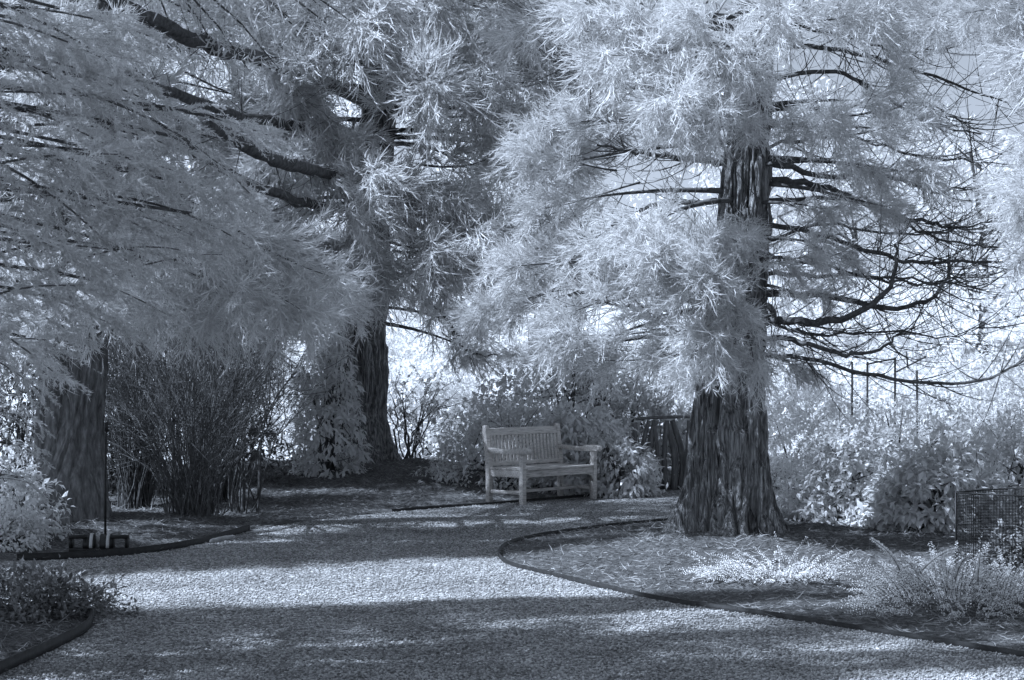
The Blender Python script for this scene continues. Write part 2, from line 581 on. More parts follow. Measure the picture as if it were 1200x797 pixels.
def along(b, d, L, bend, k, lo, hi, r):
    """k points along each strip and the strip's direction there"""
    n = len(b)
    t = r.uniform(lo, hi, (n, k, 1))
    L = np.asarray(L).reshape(-1, 1, 1)
    p = b[:, None] + d[:, None] * L * t + bend[:, None] * t * t
    dd = nrm(d[:, None] * L + 2 * bend[:, None] * t)
    return p.reshape(-1, 3), dd.reshape(-1, 3), t.reshape(-1)


def cord_spray(seed, nb=25, ns=13, nt_=7, w=.0066, fluff=1.):
    """cord-like shoots in a loose fan, about 1 m long, starting at the origin along +X"""
    r = np.random.default_rng(seed)
    mb, wood = MB(), MB()
    t = np.linspace(0, 1, 8)
    ax = np.column_stack([t, .06 * np.sin(t * 3 + seed), -.10 * t + .16 * t ** 2])
    wood.tube(ax, .012 - .009 * t, 5)
    tt = r.uniform(.02, 1, nb) ** .75
    b = np.column_stack([np.interp(tt, t, ax[:, k]) for k in range(3)])
    az = r.uniform(0, 2 * math.pi, nb)
    an = r.uniform(.25, 1.0, nb)
    d = np.column_stack([np.cos(an), np.sin(an) * np.cos(az), np.sin(an) * np.sin(az) * .75 + .10])
    d = nrm(d)
    L = r.uniform(.28, .54, nb) * (1.05 - .35 * tt)
    bend = np.column_stack([np.zeros(nb), np.zeros(nb), r.uniform(-.24, .02, nb)])
    mb.ribbons(b, d, L, w * .9, bend, r)
    p, dd, _ = along(b, d, L, bend, ns, .12, 1, r)
    d2 = side_dirs(dd, r.uniform(.2, .65, len(p)), r)
    L2 = r.uniform(.10, .24, len(p)) * fluff
    b2 = r.normal(0, .03, (len(p), 3)) + [0, 0, -.005]
    mb.ribbons(p, d2, L2, w, b2, r)
    p3, dd3, _ = along(p, d2, L2, b2, nt_, .15, 1, r)
    d3 = side_dirs(dd3, r.uniform(.2, .6, len(p3)), r)
    mb.ribbons(p3, d3, r.uniform(.05, .13, len(p3)) * fluff, w * .92, r.normal(0, .022, (len(p3), 3)) + [0, 0, .01], r)
    v, tq, q = wood.arrays()
    return mb, wood


def fir_spray(seed, nl=17):
    """flat layered spray of fluffy needle-clad arms, along +X"""
    r = np.random.default_rng(seed)
    mb, wood = MB(), MB()
    t = np.linspace(0, 1, 8)
    ax = np.column_stack([t, .05 * np.sin(t * 3 + seed), .10 * t - .24 * t ** 2])
    wood.tube(ax, .010 - .007 * t, 5)
    tt = np.linspace(.05, .97, nl) + r.uniform(-.02, .02, nl)
    b = np.column_stack([np.interp(tt, t, ax[:, k]) for k in range(3)])
    s = np.where(np.arange(nl) % 2, 1, -1) * 1.0
    an = r.uniform(.75, 1.1, nl)
    d = nrm(np.column_stack([np.cos(an), s * np.sin(an), r.normal(.0, .18, nl)]))
    L = (.20 + .34 * np.sin(np.clip(tt * 1.05 + .12, 0, 1) * math.pi)) * r.uniform(.75, 1.2, nl)
    bend = np.column_stack([r.uniform(.0, .08, nl), np.zeros(nl), -L * r.uniform(.2, .55, nl)])
    # second order arms
    p2, dd2, _ = along(b, d, L, bend, 4, .25, .95, r)
    d2 = side_dirs(dd2, r.uniform(.5, .9, len(p2)), r); d2[:, 2] *= .35; d2 = nrm(d2)
    L2 = r.uniform(.06, .15, len(p2))
    bend2 = np.column_stack([np.zeros(len(p2)), np.zeros(len(p2)), -L2 * .3])
    A = (np.concatenate([b, p2]), np.concatenate([d, d2]), np.concatenate([L, L2]), np.concatenate([bend, bend2]))
    mb.ribbons(*A[:3], .006, A[3], r)
    for (bb, d_, LL, be, k) in ((b, d, L, bend, 70), (p2, d2, L2, bend2, 36)):
        p, dd, tp = along(bb, d_, LL, be, k, .02, 1.02, r)
        dn = side_dirs(dd, r.uniform(.4, .85, len(p)), r)
        dn[:, 2] += .10
        mb.ribbons(p, dn, r.uniform(.024, .046, len(p)) * (1.05 - .4 * tp), .0042, r.normal(0, .004, (len(p), 3)), r)
    return mb, wood


SPRAY_CORD, SPRAY_FIR, SPRAY_FARCORD = [], [], []


def join(mb, wood):
    """foliage mesh with its own fine twig in a second slot"""
    v, t, q = mb.arrays(); v2, t2, q2 = wood.arrays()
    m_ = MB(); m_.add(v, t, q); m_.add(v2, t2, q2)
    return m_, len(t), len(t2), len(q), len(q2)


def spray_mesh(name, mb, wood, mat):
    m_, a, b_, c_, d_ = join(mb, wood)
    me = m_.mesh(name, mat)
    me.materials.append(M_TWIG)
    idx = np.concatenate([np.zeros(a), np.ones(b_), np.zeros(c_), np.ones(d_)]).astype(np.int32)
    if len(idx) == len(me.polygons):
        me.polygons.foreach_set('material_index', idx)
    return me


for k in range(6):
    SPRAY_CORD.append(spray_mesh('foliage', *cord_spray(100 + k), M_CORD))
for k in range(4):
    SPRAY_FARCORD.append(spray_mesh('foliage', *cord_spray(300 + k, 24, 12, 7, .0082, 1.15), M_CORD))
for k in range(5):
    SPRAY_FIR.append(spray_mesh('foliage', *fir_spray(200 + k), M_FIR))


def coarse_crown(seed, H=13., R0=3.4, n=230):
    """the high part of a conifer crown: limbs and coarse shoots"""
    r = np.random.default_rng(seed)
    mb, wood = MB(), MB()
    z = H * (1 - np.sqrt(r.random(n))) * .98
    for zi in z:
        R = R0 * (1 - zi / H) ** .8 + .25
        a = r.uniform(0, 2 * math.pi)
        u = np.array([math.cos(a), math.sin(a), 0])
        e = u * R * r.uniform(.75, 1.1) + [0, 0, zi - .18 * R]
        ln = bez(np.array([0, 0, zi + .15 * R]), u * R * .5 + [0, 0, zi + .12 * R], e, 5)
        wood.tube(ln, np.linspace(.035, .008, 5), 4, False)
        m_ = 250
        tt = r.uniform(.35, 1.05, m_)
        b = np.column_stack([np.interp(tt, np.linspace(0, 1, 5), ln[:, q_]) for q_ in range(3)])
        b = b + r.normal(0, .16, (m_, 3))
        d = nrm(u * .6 + r.normal(0, .8, (m_, 3)))
        mb.ribbons(b, d, r.uniform(.10, .28, m_), r.uniform(.014, .026, m_), r.normal(0, .05, (m_, 3)), r)
    return mb, wood


CROWN = [spray_mesh('crown', *coarse_crown(400 + k, n=n_), M_CORD) for k, n_ in enumerate((230, 230, 150))]

# ------------------------------------------------------------------ trunks


def trunk_mesh(name, axis, mat, flare=.35, fh=.7, depth=.05, furrows=22, na=150, dz=.03, seed=1, stretch=.9, lobes=5):
    """axis: rows of z, x, y, radius (local).  fluted, furrowed bark as real relief"""
    A = np.asarray(axis, float)
    zs = np.concatenate([np.arange(A[0, 0], min(A[-1, 0], 7.5), dz), np.linspace(min(A[-1, 0], 7.5), A[-1, 0], 30)])
    th = np.linspace(0, 2 * math.pi, na, endpoint=False)
    Z, T = np.meshgrid(zs, th, indexing='ij')
    cx = np.interp(Z, A[:, 0], A[:, 1]); cy = np.interp(Z, A[:, 0], A[:, 2]); R = np.interp(Z, A[:, 0], A[:, 3])
    u = T / (2 * math.pi)
    warp = (vnoise(u * 6, Z * .8, 6, seed) - .5) * 2.4
    f1 = vnoise(u * furrows + warp, Z * stretch, furrows, seed + 1)
    f2 = vnoise(u * furrows * 2 + warp * 2, Z * stretch * 2.2, furrows * 2, seed + 2)
    f3 = vnoise(u * 64 + warp * 3, Z * 9, 64, seed + 3)
    rid = 1 - np.abs(2 * f1 - 1); rid2 = 1 - np.abs(2 * f2 - 1)
    pit = np.clip(vnoise(u * 11 + warp, Z * 2.6, 11, seed + 7) - .72, 0, 1) * 3.2
    dis = -(rid ** 4) * 1.1 - .5 * rid2 ** 3 + .35 * (f3 - .5) - pit
    z0 = A[0, 0]
    fl = np.exp(-(Z - z0) / fh)
    lob = .5 + .5 * np.cos(lobes * T + 3 * vnoise(u * 3, Z * .5, 3, seed + 4))
    RR = R * (1 + flare * fl * (.40 + 1.05 * lob)) + depth * dis * (1 + .8 * fl) + .06 * R * (vnoise(u * 5, Z * .7, 5, seed + 5) - .5)
    v = np.stack([cx + RR * np.cos(T), cy + RR * np.sin(T), Z], -1).reshape(-1, 3)
    nz = len(zs)
    i = np.arange(nz - 1)[:, None] * na; j = np.arange(na)[None]; k = (j + 1) % na
    q = np.stack([i + j, i + k, i + na + k, i + na + j], -1).reshape(-1, 4)
    mb = MB(); mb.add(v, q=q)
    return mb.mesh(name, mat, True)


def frame_along(dirv, roll=0.):
    x = Vector(dirv).normalized()
    y = Vector((0, 0, 1)).cross(x)
    if y.length < 1e-3:
        y = Vector((0, 1, 0))
    y.normalize()
    z = x.cross(y)
    M = Matrix((x, y, z)).transposed().to_4x4()
    return M @ Matrix.Rotation(roll, 4, 'X')


class Tree:
    def __init__(self, name, base, axis, label, sprays, group=None, seed=0):
        self.o = thing(name, base, label, 'tree', group=group)
        self.base = np.array(base, float)
        self.axis = np.asarray(axis, float)
        self.sprays = sprays
        self.r = np.random.default_rng(1000 + seed)

    def at(self, z):
        A = self.axis
        return np.array([np.interp(z, A[:, 0], A[:, 1]), np.interp(z, A[:, 0], A[:, 2]), z])

    def bough(self, target, size, rise=.12, twigs=7, thick=1., dirmix=.0, tip=None, attach=None):
        r = self.r
        tg = np.asarray(target, float) - self.base
        hd = math.hypot(tg[0] - self.at(tg[2])[0], tg[1] - self.at(tg[2])[1])
        za = tg[2] + rise * hd + r.uniform(-.1, .2) if attach is None else attach
        a = self.at(max(za, .6))
        mid = (a + tg) / 2 + np.array([r.normal(0, .06) * hd, r.normal(0, .06) * hd, .06 * hd])
        ln = bez(a, mid, tg, 9) - a
        mb = MB()
        ra = (.022 + .009 * hd) * thick
        mb.tube(ln, np.linspace(ra, .009, 9), 6)
        for _ in range(twigs):
            t = r.uniform(.15, .95)
            b = np.array([np.interp(t, np.linspace(0, 1, 9), ln[:, k]) for k in range(3)])
            u = nrm(ln[-1] - ln[0])
            dd = nrm(u * .4 + r.normal(0, .7, 3) + [0, 0, -.1])
            L = r.uniform(.25, .7)
            e = b + dd * L
            mb.tube(bez(b, (b + e) / 2 + r.normal(0, .06, 3), e + [0, 0, r.uniform(-.05, .12)], 5), np.linspace(.006, .002, 5), 3, False)
        bo = obj('bough', mb.mesh('bough', M_TWIG, True), self.o, Matrix.Translation(a))
        if size:
            u = nrm(ln[-1] - ln[-3])
            if tip is not None:
                u = nrm(np.asarray(tip, float))
            else:
                u = nrm(u + r.normal(0, .22, 3))
            o0 = ln[-1] - u * size * .55
            M = Matrix.Translation(o0) @ frame_along(u, r.normal(0, .35)) @ Matrix.Scale(size, 4)
            obj('foliage', self.sprays[r.integers(len(self.sprays))], bo, M)
        return bo

    def crown(self, z, s, rot, k=0, sz=1.):
        c = self.at(z)
        obj('crown', CROWN[k], self.o, Matrix.Translation(c) @ Matrix.Rotation(rot, 4, 'Z') @ Matrix.Diagonal((s, s, s * sz, 1)))


# ------------------------------------------------------------------ A: the conifer right of the bench
def tilt_axis(rows):
    return rows


Ab = np.array([2.10, 16.8, 0.02])
k = 16.8 / FPX
A_axis = [(-.15, 0, 0, .50), (.25, 0, 0, .465), (.6, .02, 0, .425), (1.1, .035, 0, .395), (1.5, .05, 0, .37), (2.2, .10, 0, .325),
          (3.4, .20, .0, .255), (5.3, .30, .05, .20), (9, .35, .1, .16), (18, .4, .1, .03)]
TA = Tree('sequoia_tree', Ab, A_axis, 'conifer with broad fluted trunk rising from the bed right of the bench', SPRAY_CORD, 'tall conifers', 1)
obj('trunk', trunk_mesh('trunk', A_axis, M_BARK, .55, .32, .10, 23, 280, .016, 5, .9), TA.o)

A_list = [
    # in front of the trunk
    (850, 325, 15.3, 1.25), (825, 385, 15.4, 1.15), (875, 405, 15.6, .95), (838, 425, 15.7, .85), (802, 300, 15.3, 1.25), (765, 262, 15.5, 1.2),
    (742, 295, 15.8, 1.0), (862, 118, 15.4, 1.1), (885, 85, 15.5, 1.0), (818, 135, 15.6, 1.0), (800, 88, 15.2, 1.3), (762, 62, 15.3, 1.3),
    (738, 18, 15.5, 1.2), (830, 30, 15.5, 1.3), (905, 15, 15.7, 1.2), (865, 285, 15.6, .9), (800, 345, 15.6, 1.0), (865, 365, 15.5, .95), (780, 20, 15.6, 1.3),
    (855, 60, 15.4, 1.1), (830, 300, 15.2, 1.0),
    # left side
    (690, 148, 16.2, 1.0), (668, 190, 16.3, 1.0), (690, 232, 16.5, 1.), (650, 312, 16.3, 1.1), (618, 350, 16.5, 1.1),
    (690, 358, 16.1, 1.0), (722, 392, 16.1, 1.1), (770, 372, 15.9, 1.1), (742, 422, 16.3, .9), (792, 415, 16.1, .8),
    (592, 365, 17.3, .6), 
    (622, 418, 17.4, .5), 
    # right side
    (962, 130, 16., 1.1), (1005, 118, 16.2, .9), (1035, 152, 16., 1.0), (1052, 200, 16., .9), (980, 190, 16.3, .9), (925, 150, 15.8, .75),
    (1000, 235, 16.5, .75), (955, 285, 16.3, .8), (915, 305, 15.9, .8), (1000, 30, 16.5, 1.1), (958, 20, 16., 1.2),
    (938, 345, 16.5, .7), (925, 425, 17., .6), (1060, 0, 17, 1.0), (940, 240, 16.4, .7),
    # behind
    (660, 10, 17.5, 1.2),
]
for (x, y, Y, s) in A_list:
    TA.bough(P(x, y, Y), s * .98, .10)
for q_ in ((872, 262, 15.9, .8), (885, 130, 15.7, .8), (842, 150, 15.7, .8)):
    TA.bough(P(*q_[:3]), q_[3], .10, 3)
TA.crown(6.3, .8, .3, 0)


def bare_branch(tree, pts, r0, r1, nt_, tl, seed, up=.25, name='bare_branch'):
    """a leafless bough with many fine curving twigs; pts in world space"""
    r = np.random.default_rng(seed)
    ln = spline(np.asarray(pts) - tree.base, 24)
    a = ln[0].copy(); ln = ln - a
    n = len(ln)
    mb = MB()
    wob = r.normal(0, .012, (n, 3)); wob[0] = 0
    mb.tube(ln + wob, np.linspace(r0, r1, n), 7)
    tan = nrm(np.gradient(ln, axis=0))
    for _ in range(nt_):
        i = int(r.integers(2, n))
        u = tan[i]
        dd = nrm(u * .8 + r.normal(0, .55, 3) + [0, 0, r.normal(0, .2)])
        L = tl * r.uniform(.4, 1.2)
        b = ln[i]
        e = b + dd * L + [0, 0, up * L * r.uniform(0, 1)]
        m_ = b + dd * L * .5 + [0, 0, -.12 * L]
        c = bez(b, m_, e, 7)
        rr = r.uniform(.0035, .0075)
        mb.tube(c, np.linspace(rr, .0016, 7), 4, False)
        for _ in range(int(r.integers(1, 5))):
            j = int(r.integers(1, 6))
            d2 = nrm(nrm(e - b) * .7 + r.normal(0, .5, 3))
            l2 = L * r.uniform(.15, .45)
            mb.tube(bez(c[j], c[j] + d2 * l2 * .5 + [0, 0, -.03], c[j] + d2 * l2 + [0, 0, .08 * l2], 4), np.linspace(.0028, .0014, 4), 3, False)
    return obj(name, mb.mesh(name, M_TWIG, True), tree.o, Matrix.Translation(a))


def W(*p):
    return [P(*q) for q in p]


# bare boughs sweeping to the right of the trunk
bare = [
    (W((888, 372, 16.6), (925, 376, 16.3), (985, 375, 16.1), (1030, 350, 16.0), (1050, 315, 16.0), (1052, 285, 16.1)), .055, .012, 42, .9),
    (W((890, 345, 16.7), (960, 345, 16.9), (1040, 362, 17.1), (1085, 352, 17.2), (1110, 325, 17.3), (1112, 305, 17.3)), .045, .008, 42, .9),
    (W((892, 395, 16.6), (930, 398, 16.3), (990, 415, 16.), (1035, 405, 15.9), (1060, 385, 15.9)), .036, .008, 26, .8),
    (W((892, 416, 16.6), (960, 423, 16.2), (1030, 440, 15.8), (1100, 450, 15.5), (1160, 442, 15.2), (1205, 418, 15.0)), .026, .010, 30, .7),
    (W((895, 262, 16.8), (960, 275, 16.9), (1040, 300, 16.6), (1100, 308, 16.5), (1190, 306, 16.3)), .034, .012, 40, .9),
    (W((900, 210, 16.8), (960, 218, 17.1), (1030, 245, 17.3), (1085, 262, 17.5), (1120, 268, 17.6)), .045, .012, 40, .9),
    (W((898, 190, 16.8), (960, 205, 17.6), (1040, 205, 17.9), (1090, 225, 18.2), (1130, 220, 18.4)), .04, .01, 34, .9),
    (W((895, 322, 16.8), (980, 322, 17.6), (1070, 328, 18.1), (1150, 338, 18.5)), .03, .006, 34, .9),
    (W((880, 50, 16.8), (960, 55, 17.2), (1040, 72, 17.6), (1120, 100, 17.9), (1180, 120, 18)), .035, .008, 36, 1.0),
    (W((885, 95, 16.8), (980, 85, 17.2), (1030, 110, 17.4), (1090, 145, 17.6), (1150, 158, 17.8)), .03, .008, 36, 1.0),
    (W((890, 235, 16.9), (1000, 235, 18.2), (1100, 280, 18.8), (1170, 290, 19)), .03, .008, 34, .9),
    (W((892, 300, 16.7), (960, 310, 16.4), (1040, 330, 16.2), (1100, 330, 16.1), (1140, 312, 16.0)), .022, .005, 30, .9),
    (W((892, 285, 16.8), (970, 262, 17.6), (1060, 275, 18.), (1150, 262, 18.2), (1200, 240, 18.3)), .022, .005, 34, 1.0),
    (W((892, 378, 16.8), (960, 392, 17.2), (1040, 388, 17.5), (1110, 395, 17.6), (1165, 378, 17.7)), .020, .004, 30, .9),
    (W((890, 170, 16.8), (990, 160, 17.5), (1080, 185, 18.), (1160, 190, 18.3)), .022, .005, 34, 1.0),
    (W((890, 120, 16.8), (1000, 135, 18), (1080, 122, 18.4), (1140, 150, 18.6)), .022, .005, 30, 1.0),
    (W((890, 20, 16.8), (980, 40, 17.3), (1050, 60, 17.6), (1110, 58, 17.8)), .025, .006, 34, 1.0),
    # left, behind the pale clumps
    (W((845, 190, 16.8), (800, 185, 16.6), (745, 178, 16.4), (700, 170, 16.3)), .045, .01, 40, .8),
    (W((845, 120, 16.8), (780, 110, 17.2), (720, 85, 17.5), (650, 70, 17.6)), .04, .01, 44, .9),
    (W((840, 235, 16.8), (770, 240, 17.2), (720, 262, 17.5), (680, 280, 17.6)), .035, .008, 34, .8),
    (W((838, 352, 16.8), (790, 355, 16.5), (740, 360, 16.4), (700, 352, 16.3)), .04, .01, 24, .7),
    (W((850, 60, 16.8), (770, 40, 17.5), (690, 35, 17.8), (640, 20, 18)), .035, .008, 40, .9),
    (W((842, 300, 16.8), (780, 305, 16.9), (720, 318, 17.0), (690, 330, 17.1)), .04, .01, 24, .7),
]
for i, (pts, r0, r1, n_, tl) in enumerate(bare):
    bare_branch(TA, pts, r0 * .85, r1, int(n_ * 1.05), tl * 1.05, 500 + i)
# the knot where the lowest big bough leaves the trunk
mb = MB()
c = P(898, 368, 16.55) - Ab
v = nrm(rng.normal(size=(1, 3)))
th = np.linspace(0, math.pi, 14)[:, None]; ph = np.linspace(0, 2 * math.pi, 20, endpoint=False)[None]
X = np.stack([np.sin(th) * np.cos(ph), np.sin(th) * np.sin(ph), np.cos(th) + 0 * ph], -1)
rad = .10 * (1 + .5 * (vnoise(ph / (2 * math.pi) * 5 + 0 * th, th * 2 + 0 * ph, 5, 77) - .5))
X = X * rad[..., None] * [1.1, .9, 1.0]
i = np.arange(13)[:, None] * 20; j = np.arange(20)[None]; kk = (j + 1) % 20
mb.add(X.reshape(-1, 3), q=np.stack([i + j, i + kk, i + 20 + kk, i + 20 + j], -1).reshape(-1, 4))
obj('bark_knot', mb.mesh('bark_knot', M_BARK, True), TA.o, Matrix.Translation(c))

# ------------------------------------------------------------------ B: the conifer left of the bench, farther back
Bb = np.array([-2.40, 26.0, .22])
B_axis = [(-.2, 0, 0, .74), (.3, 0, 0, .62), (.8, .0, 0, .53), (1.6, .05, 0, .48), (2.6, .12, 0, .42), (4, .25, 0, .33), (7, .5, .0, .27), (12, .6, .1, .2), (22, .7, .1, .03)]
TB = Tree('sequoia_tree', Bb, B_axis, 'conifer with dark flared trunk standing left of and behind the bench', SPRAY_FARCORD, 'tall conifers', 2)
obj('trunk', trunk_mesh('trunk', B_axis, M_BARK, .30, .35, .06, 22, 170, .03, 15, .7), TB.o)
rb = np.random.default_rng(21)
B_list = []
for y in range(-15, 345, 52):
    for x in range(300, 670, 56):
        xx = x + rb.uniform(-24, 24); yy = y + rb.uniform(-24, 24)
        if yy > 200 and xx > 610: continue
        if yy > 290 and (xx > 580): continue
        dx = (xx - 430) / FPX * 25
        dep = 26.2 - math.sqrt(max(.4, 3.4 ** 2 - min(dx * dx, 9.5))) + rb.uniform(-.3, .7)
        B_list.append((xx, yy, dep, rb.uniform(1.5, 2.0)))
B_list += [(520, 372, 24.6, 1.3), (485, 320, 24, 1.4), (400, 318, 23.8, 1.4), (360, 330, 24, 1.3), (540, 405, 24.6, .9), (440, 330, 23.6, 1.2)]
for (x, y, Y, s) in B_list:
    TB.bough(P(x, y, Y), s, .14, 8)
for i, (pts, r0, r1, n_, tl) in enumerate([
    (W((445, 125, 25.7), (330, 76, 22.5), (250, 55, 20.2), (180, 25, 18.6), (120, -8, 17.4)), .11, .075, 44, 1.0),
    (W((445, 200, 25.7), (395, 203, 22.6), (330, 192, 20.2), (290, 172, 19.0), (247, 146, 18.0)), .10, .06, 26, .8),
    (W((440, 245, 25.7), (370, 240, 22.4), (305, 220, 20.2), (255, 195, 19.0), (206, 160, 18.0)), .075, .04, 20, .8),
    (W((445, 160, 25.7), (300, 140, 21.8), (190, 104, 19.4), (100, 62, 18)), .08, .05, 34, .9),
    (W((450, 225, 25.7), (500, 270, 23.8), (560, 290, 23.0), (600, 280, 22.8)), .05, .01, 26, .9),
    (W((440, 300, 25.7), (520, 370, 24.4), (545, 410, 24.2), (585, 418, 24.1)), .03, .008, 16, .6),
    (W((440, 75, 25.7), (400, 40, 23.6), (340, 10, 22.5)), .05, .02, 26, .9),
]):
    bare_branch(TB, pts, r0, r1, n_, tl, 600 + i)
TB.crown(7.5, 1.25, 1.2, 1)

# ------------------------------------------------------------------ C: the double trunk at the left
Cb = np.array([-4.62, 17.8, .12])
C_axis = [(-.2, 0, 0, .46), (.4, -.0, 0, .40), (1.0, .04, 0, .355), (1.8, .12, 0, .315), (2.6, .18, .0, .28), (5, .3, 0, .2), (9, .4, 0, .15), (16, .4, 0, .03)]
TC = Tree('sequoia_tree', Cb, C_axis, 'forked grey conifer trunk behind the thin black pole at the far left', SPRAY_CORD, 'tall conifers', 3)
obj('trunk', trunk_mesh('trunk', [(z, x + (.10 if z > .8 else .03), y, r_ * (.62 if z > .9 else .9)) for z, x, y, r_ in C_axis], M_BARK2, .25, .4, .035, 16, 120, .03, 25, 1.2), TC.o)
obj('trunk', trunk_mesh('trunk', [(z, x - (.17 + .03 * z if z > .8 else .12), y + .06, r_ * .60) for z, x, y, r_ in C_axis[:7]], M_BARK2, .35, .5, .035, 16, 120, .03, 35, 1.2), TC.o)
for (x, y, Y, s) in [(70, 20, 16.4, 1.3), (115, 40, 16.4, 1.2), (90, 90, 16.4, 1.2), (120, 110, 16.5, 1.), (60, 150, 16.5, 1.2), (250, 330, 16.8, 1.2), (300, 325, 16.6, 1.2), (200, 350, 17, 1.1), (330, 300, 16.8, 1.1), (150, 350, 16.6, 1.1), (280, 280, 17, 1.3), (220, 270, 16.6, 1.3), (180, 310, 17.4, 1.2), (240, 370, 18.2, 1.0),
                     (310, 360, 18.4, .9), (150, 270, 16.5, 1.3), (100, 320, 16.4, 1.2), (350, 340, 17.6, 1.0), (60, 340, 16.6, 1.2), (20, 380, 16.8, 1.2), (20, 300, 16.8, 1.2)]:
    TC.bough(P(x, y, Y), s * 1.1, .16, 6)
for (x, y, z) in ((-6.2, 17.2, 2.6), (-6.6, 16.9, 3.3), (-6.4, 17.4, 4.0), (-7.0, 17.0, 4.6), (-6.9, 16.6, 3.9), (-7.3, 16.9, 5.2), (-6.3, 17.6, 3.2), (-6.0, 16.9, 1.9), (-6.1, 17.5, 2.2), (-7.2, 16.6, 4.4)):  # unseen low boughs, added beyond the left edge to shade this trunk
    TC.bough((x, y, z), 1.7, .14, 4)
TC.crown(5.5, .8, 2.2, 1, 1.1)

# ------------------------------------------------------------------ D: fir at the near left, its trunk outside the frame
Db = np.array([-4.9, 8.6, .03])
D_axis = [(-.2, 0, 0, .30), (1, 0, 0, .25), (4, .1, 0, .2), (8, .1, 0, .14), (14, .1, 0, .02)]
TD = Tree('fir_tree', Db, D_axis, 'near fir reaching in from the left with pale fluffy needle boughs', SPRAY_FIR, None, 4)
obj('trunk', trunk_mesh('trunk', D_axis, M_BARK2, .3, .4, .03, 16, 90, .05, 45, 1.2), TD.o)
D_list = [(112, 92, 9.3, .8), (70, 10, 9.0, .9), (20, 60, 8.7, 1.0), (265, 138, 9.6, .75), (225, 165, 9.3, .85), (180, 200, 9.2, .9), (225, 250, 9.5, .75), (250, 222, 9.8, .6), (150, 290, 9.4, .8), 
          (70, 30, 8.8, 1.0), (30, 70, 8.6, 1.0), (90, 170, 8.8, .95), (50, 130, 8.6, 1.0), (20, 180, 8.4, 1.0), (100, 235, 9, .9), (50, 220, 8.7, .95),
          (80, 290, 9.1, .85), (30, 270, 8.7, .95), (120, 330, 9.6, .75), (70, 350, 9.2, .8), (20, 340, 8.8, .9), (30, 395, 9.2, .6), (0, 420, 9., .6),
          (170, 250, 9.6, .8), (200, 300, 10, .6), (10, 20, 8.5, 1.), (140, 150, 9.4, .8), (8, 480, 9.6, .42),
          (15, 520, 9.8, .36), (28, 560, 10, .30), (0, 560, 9.7, .36), (-10, 100, 8.4, 1), (-20, 250, 8.4, 1), (-10, 380, 8.6, .9), (210, 210, 9.8, .65), ]
for (x, y, Y, s) in D_list:
    TD.bough(P(x, y, Y), s * 1.12, .04, 0, .4, tip=(1, .15 + TD.r.normal(0, .35), -.08 + TD.r.normal(0, .2)))
TD.crown(8.8, .3, .9, 2, 1.2)
TD.crown(2.0, .62, 2.9, 2)  # extra low crown, added to shade the near left bed

# ------------------------------------------------------------------ F: conifer at the right, trunk outside the frame
Fb = np.array([5.9, 14.6, .05])
F_axis = [(-.2, 0, 0, .4), (1, 0, 0, .34), (5, 0, 0, .24), (10, .1, 0, .14), (16, .1, 0, .02)]
TF = Tree('sequoia_tree', Fb, F_axis, 'conifer whose pale boughs reach in from beyond the right edge', SPRAY_CORD, 'tall conifers', 5)
obj('trunk', trunk_mesh('trunk', F_axis, M_BARK, .25, .3, .04, 20, 90, .05, 55, .7), TF.o)
for (x, y, Y, s) in [(1125, 8, 14.6, .7), (1170, 45, 14.4, .8), (1198, 90, 14.2, .7), (1190, 10, 14.2, .9), (1192, 165, 13.6, .7), (1172, 205, 13.8, .7),
                     (1192, 250, 13.4, .8), (1170, 262, 13.6, .7), (1197, 295, 13.4, .7), (1215, 50, 14, 1.2), (1215, 210, 13.6, 1.2), (1090, 0, 15, .9)]:
    TF.bough(P(x + 42, y, Y), s * .95, .12, 6)
TF.crown(5.6, .95, 3.9, 1)

# unseen slim fir added beyond the left edge to shade the middle path
TE = Tree('fir_tree', np.array([-7.8, 13.5, .05]), [(z, x, y, r_ * .8) for z, x, y, r_ in D_axis], 'unseen slim fir added beyond the left edge to shade the middle of the path', SPRAY_FIR, None, 7)
obj('trunk', trunk_mesh('trunk', [(z, x, y, r_ * .8) for z, x, y, r_ in D_axis], M_BARK2, .3, .4, .03, 16, 90, .05, 75, 1.2), TE.o)
TE.crown(2.6, .52, 1.9, 0, 1.35)
TE.crown(3.4, .46, 4.9, 1, 1.3)

# two more unseen firs, added so their long shade crosses the near path
for (x, y, la, sd, kk) in ((-8.0, 9.2, 'unseen tall narrow fir added beyond the left edge to shade the near path', 8, 0), (-6.6, 6.75, 'unseen narrow fir added beside the camera at the left for its shade', 9, 2)):
    t_ = Tree('fir_tree', np.array([x, y, .05]), [(z, a_, b_, r_ * .7) for z, a_, b_, r_ in D_axis], la, SPRAY_FIR, None, sd)
    obj('trunk', trunk_mesh('trunk', [(z, a_, b_, r_ * .7) for z, a_, b_, r_ in D_axis], M_BARK2, .3, .4, .03, 16, 90, .06, 75 + sd, 1.2), t_.o)
    t_.crown(2.4, .30, 1.9 + sd, kk, 3.4)
    t_.crown(3.4, .26, 4.9 + sd, 1, 3.2)

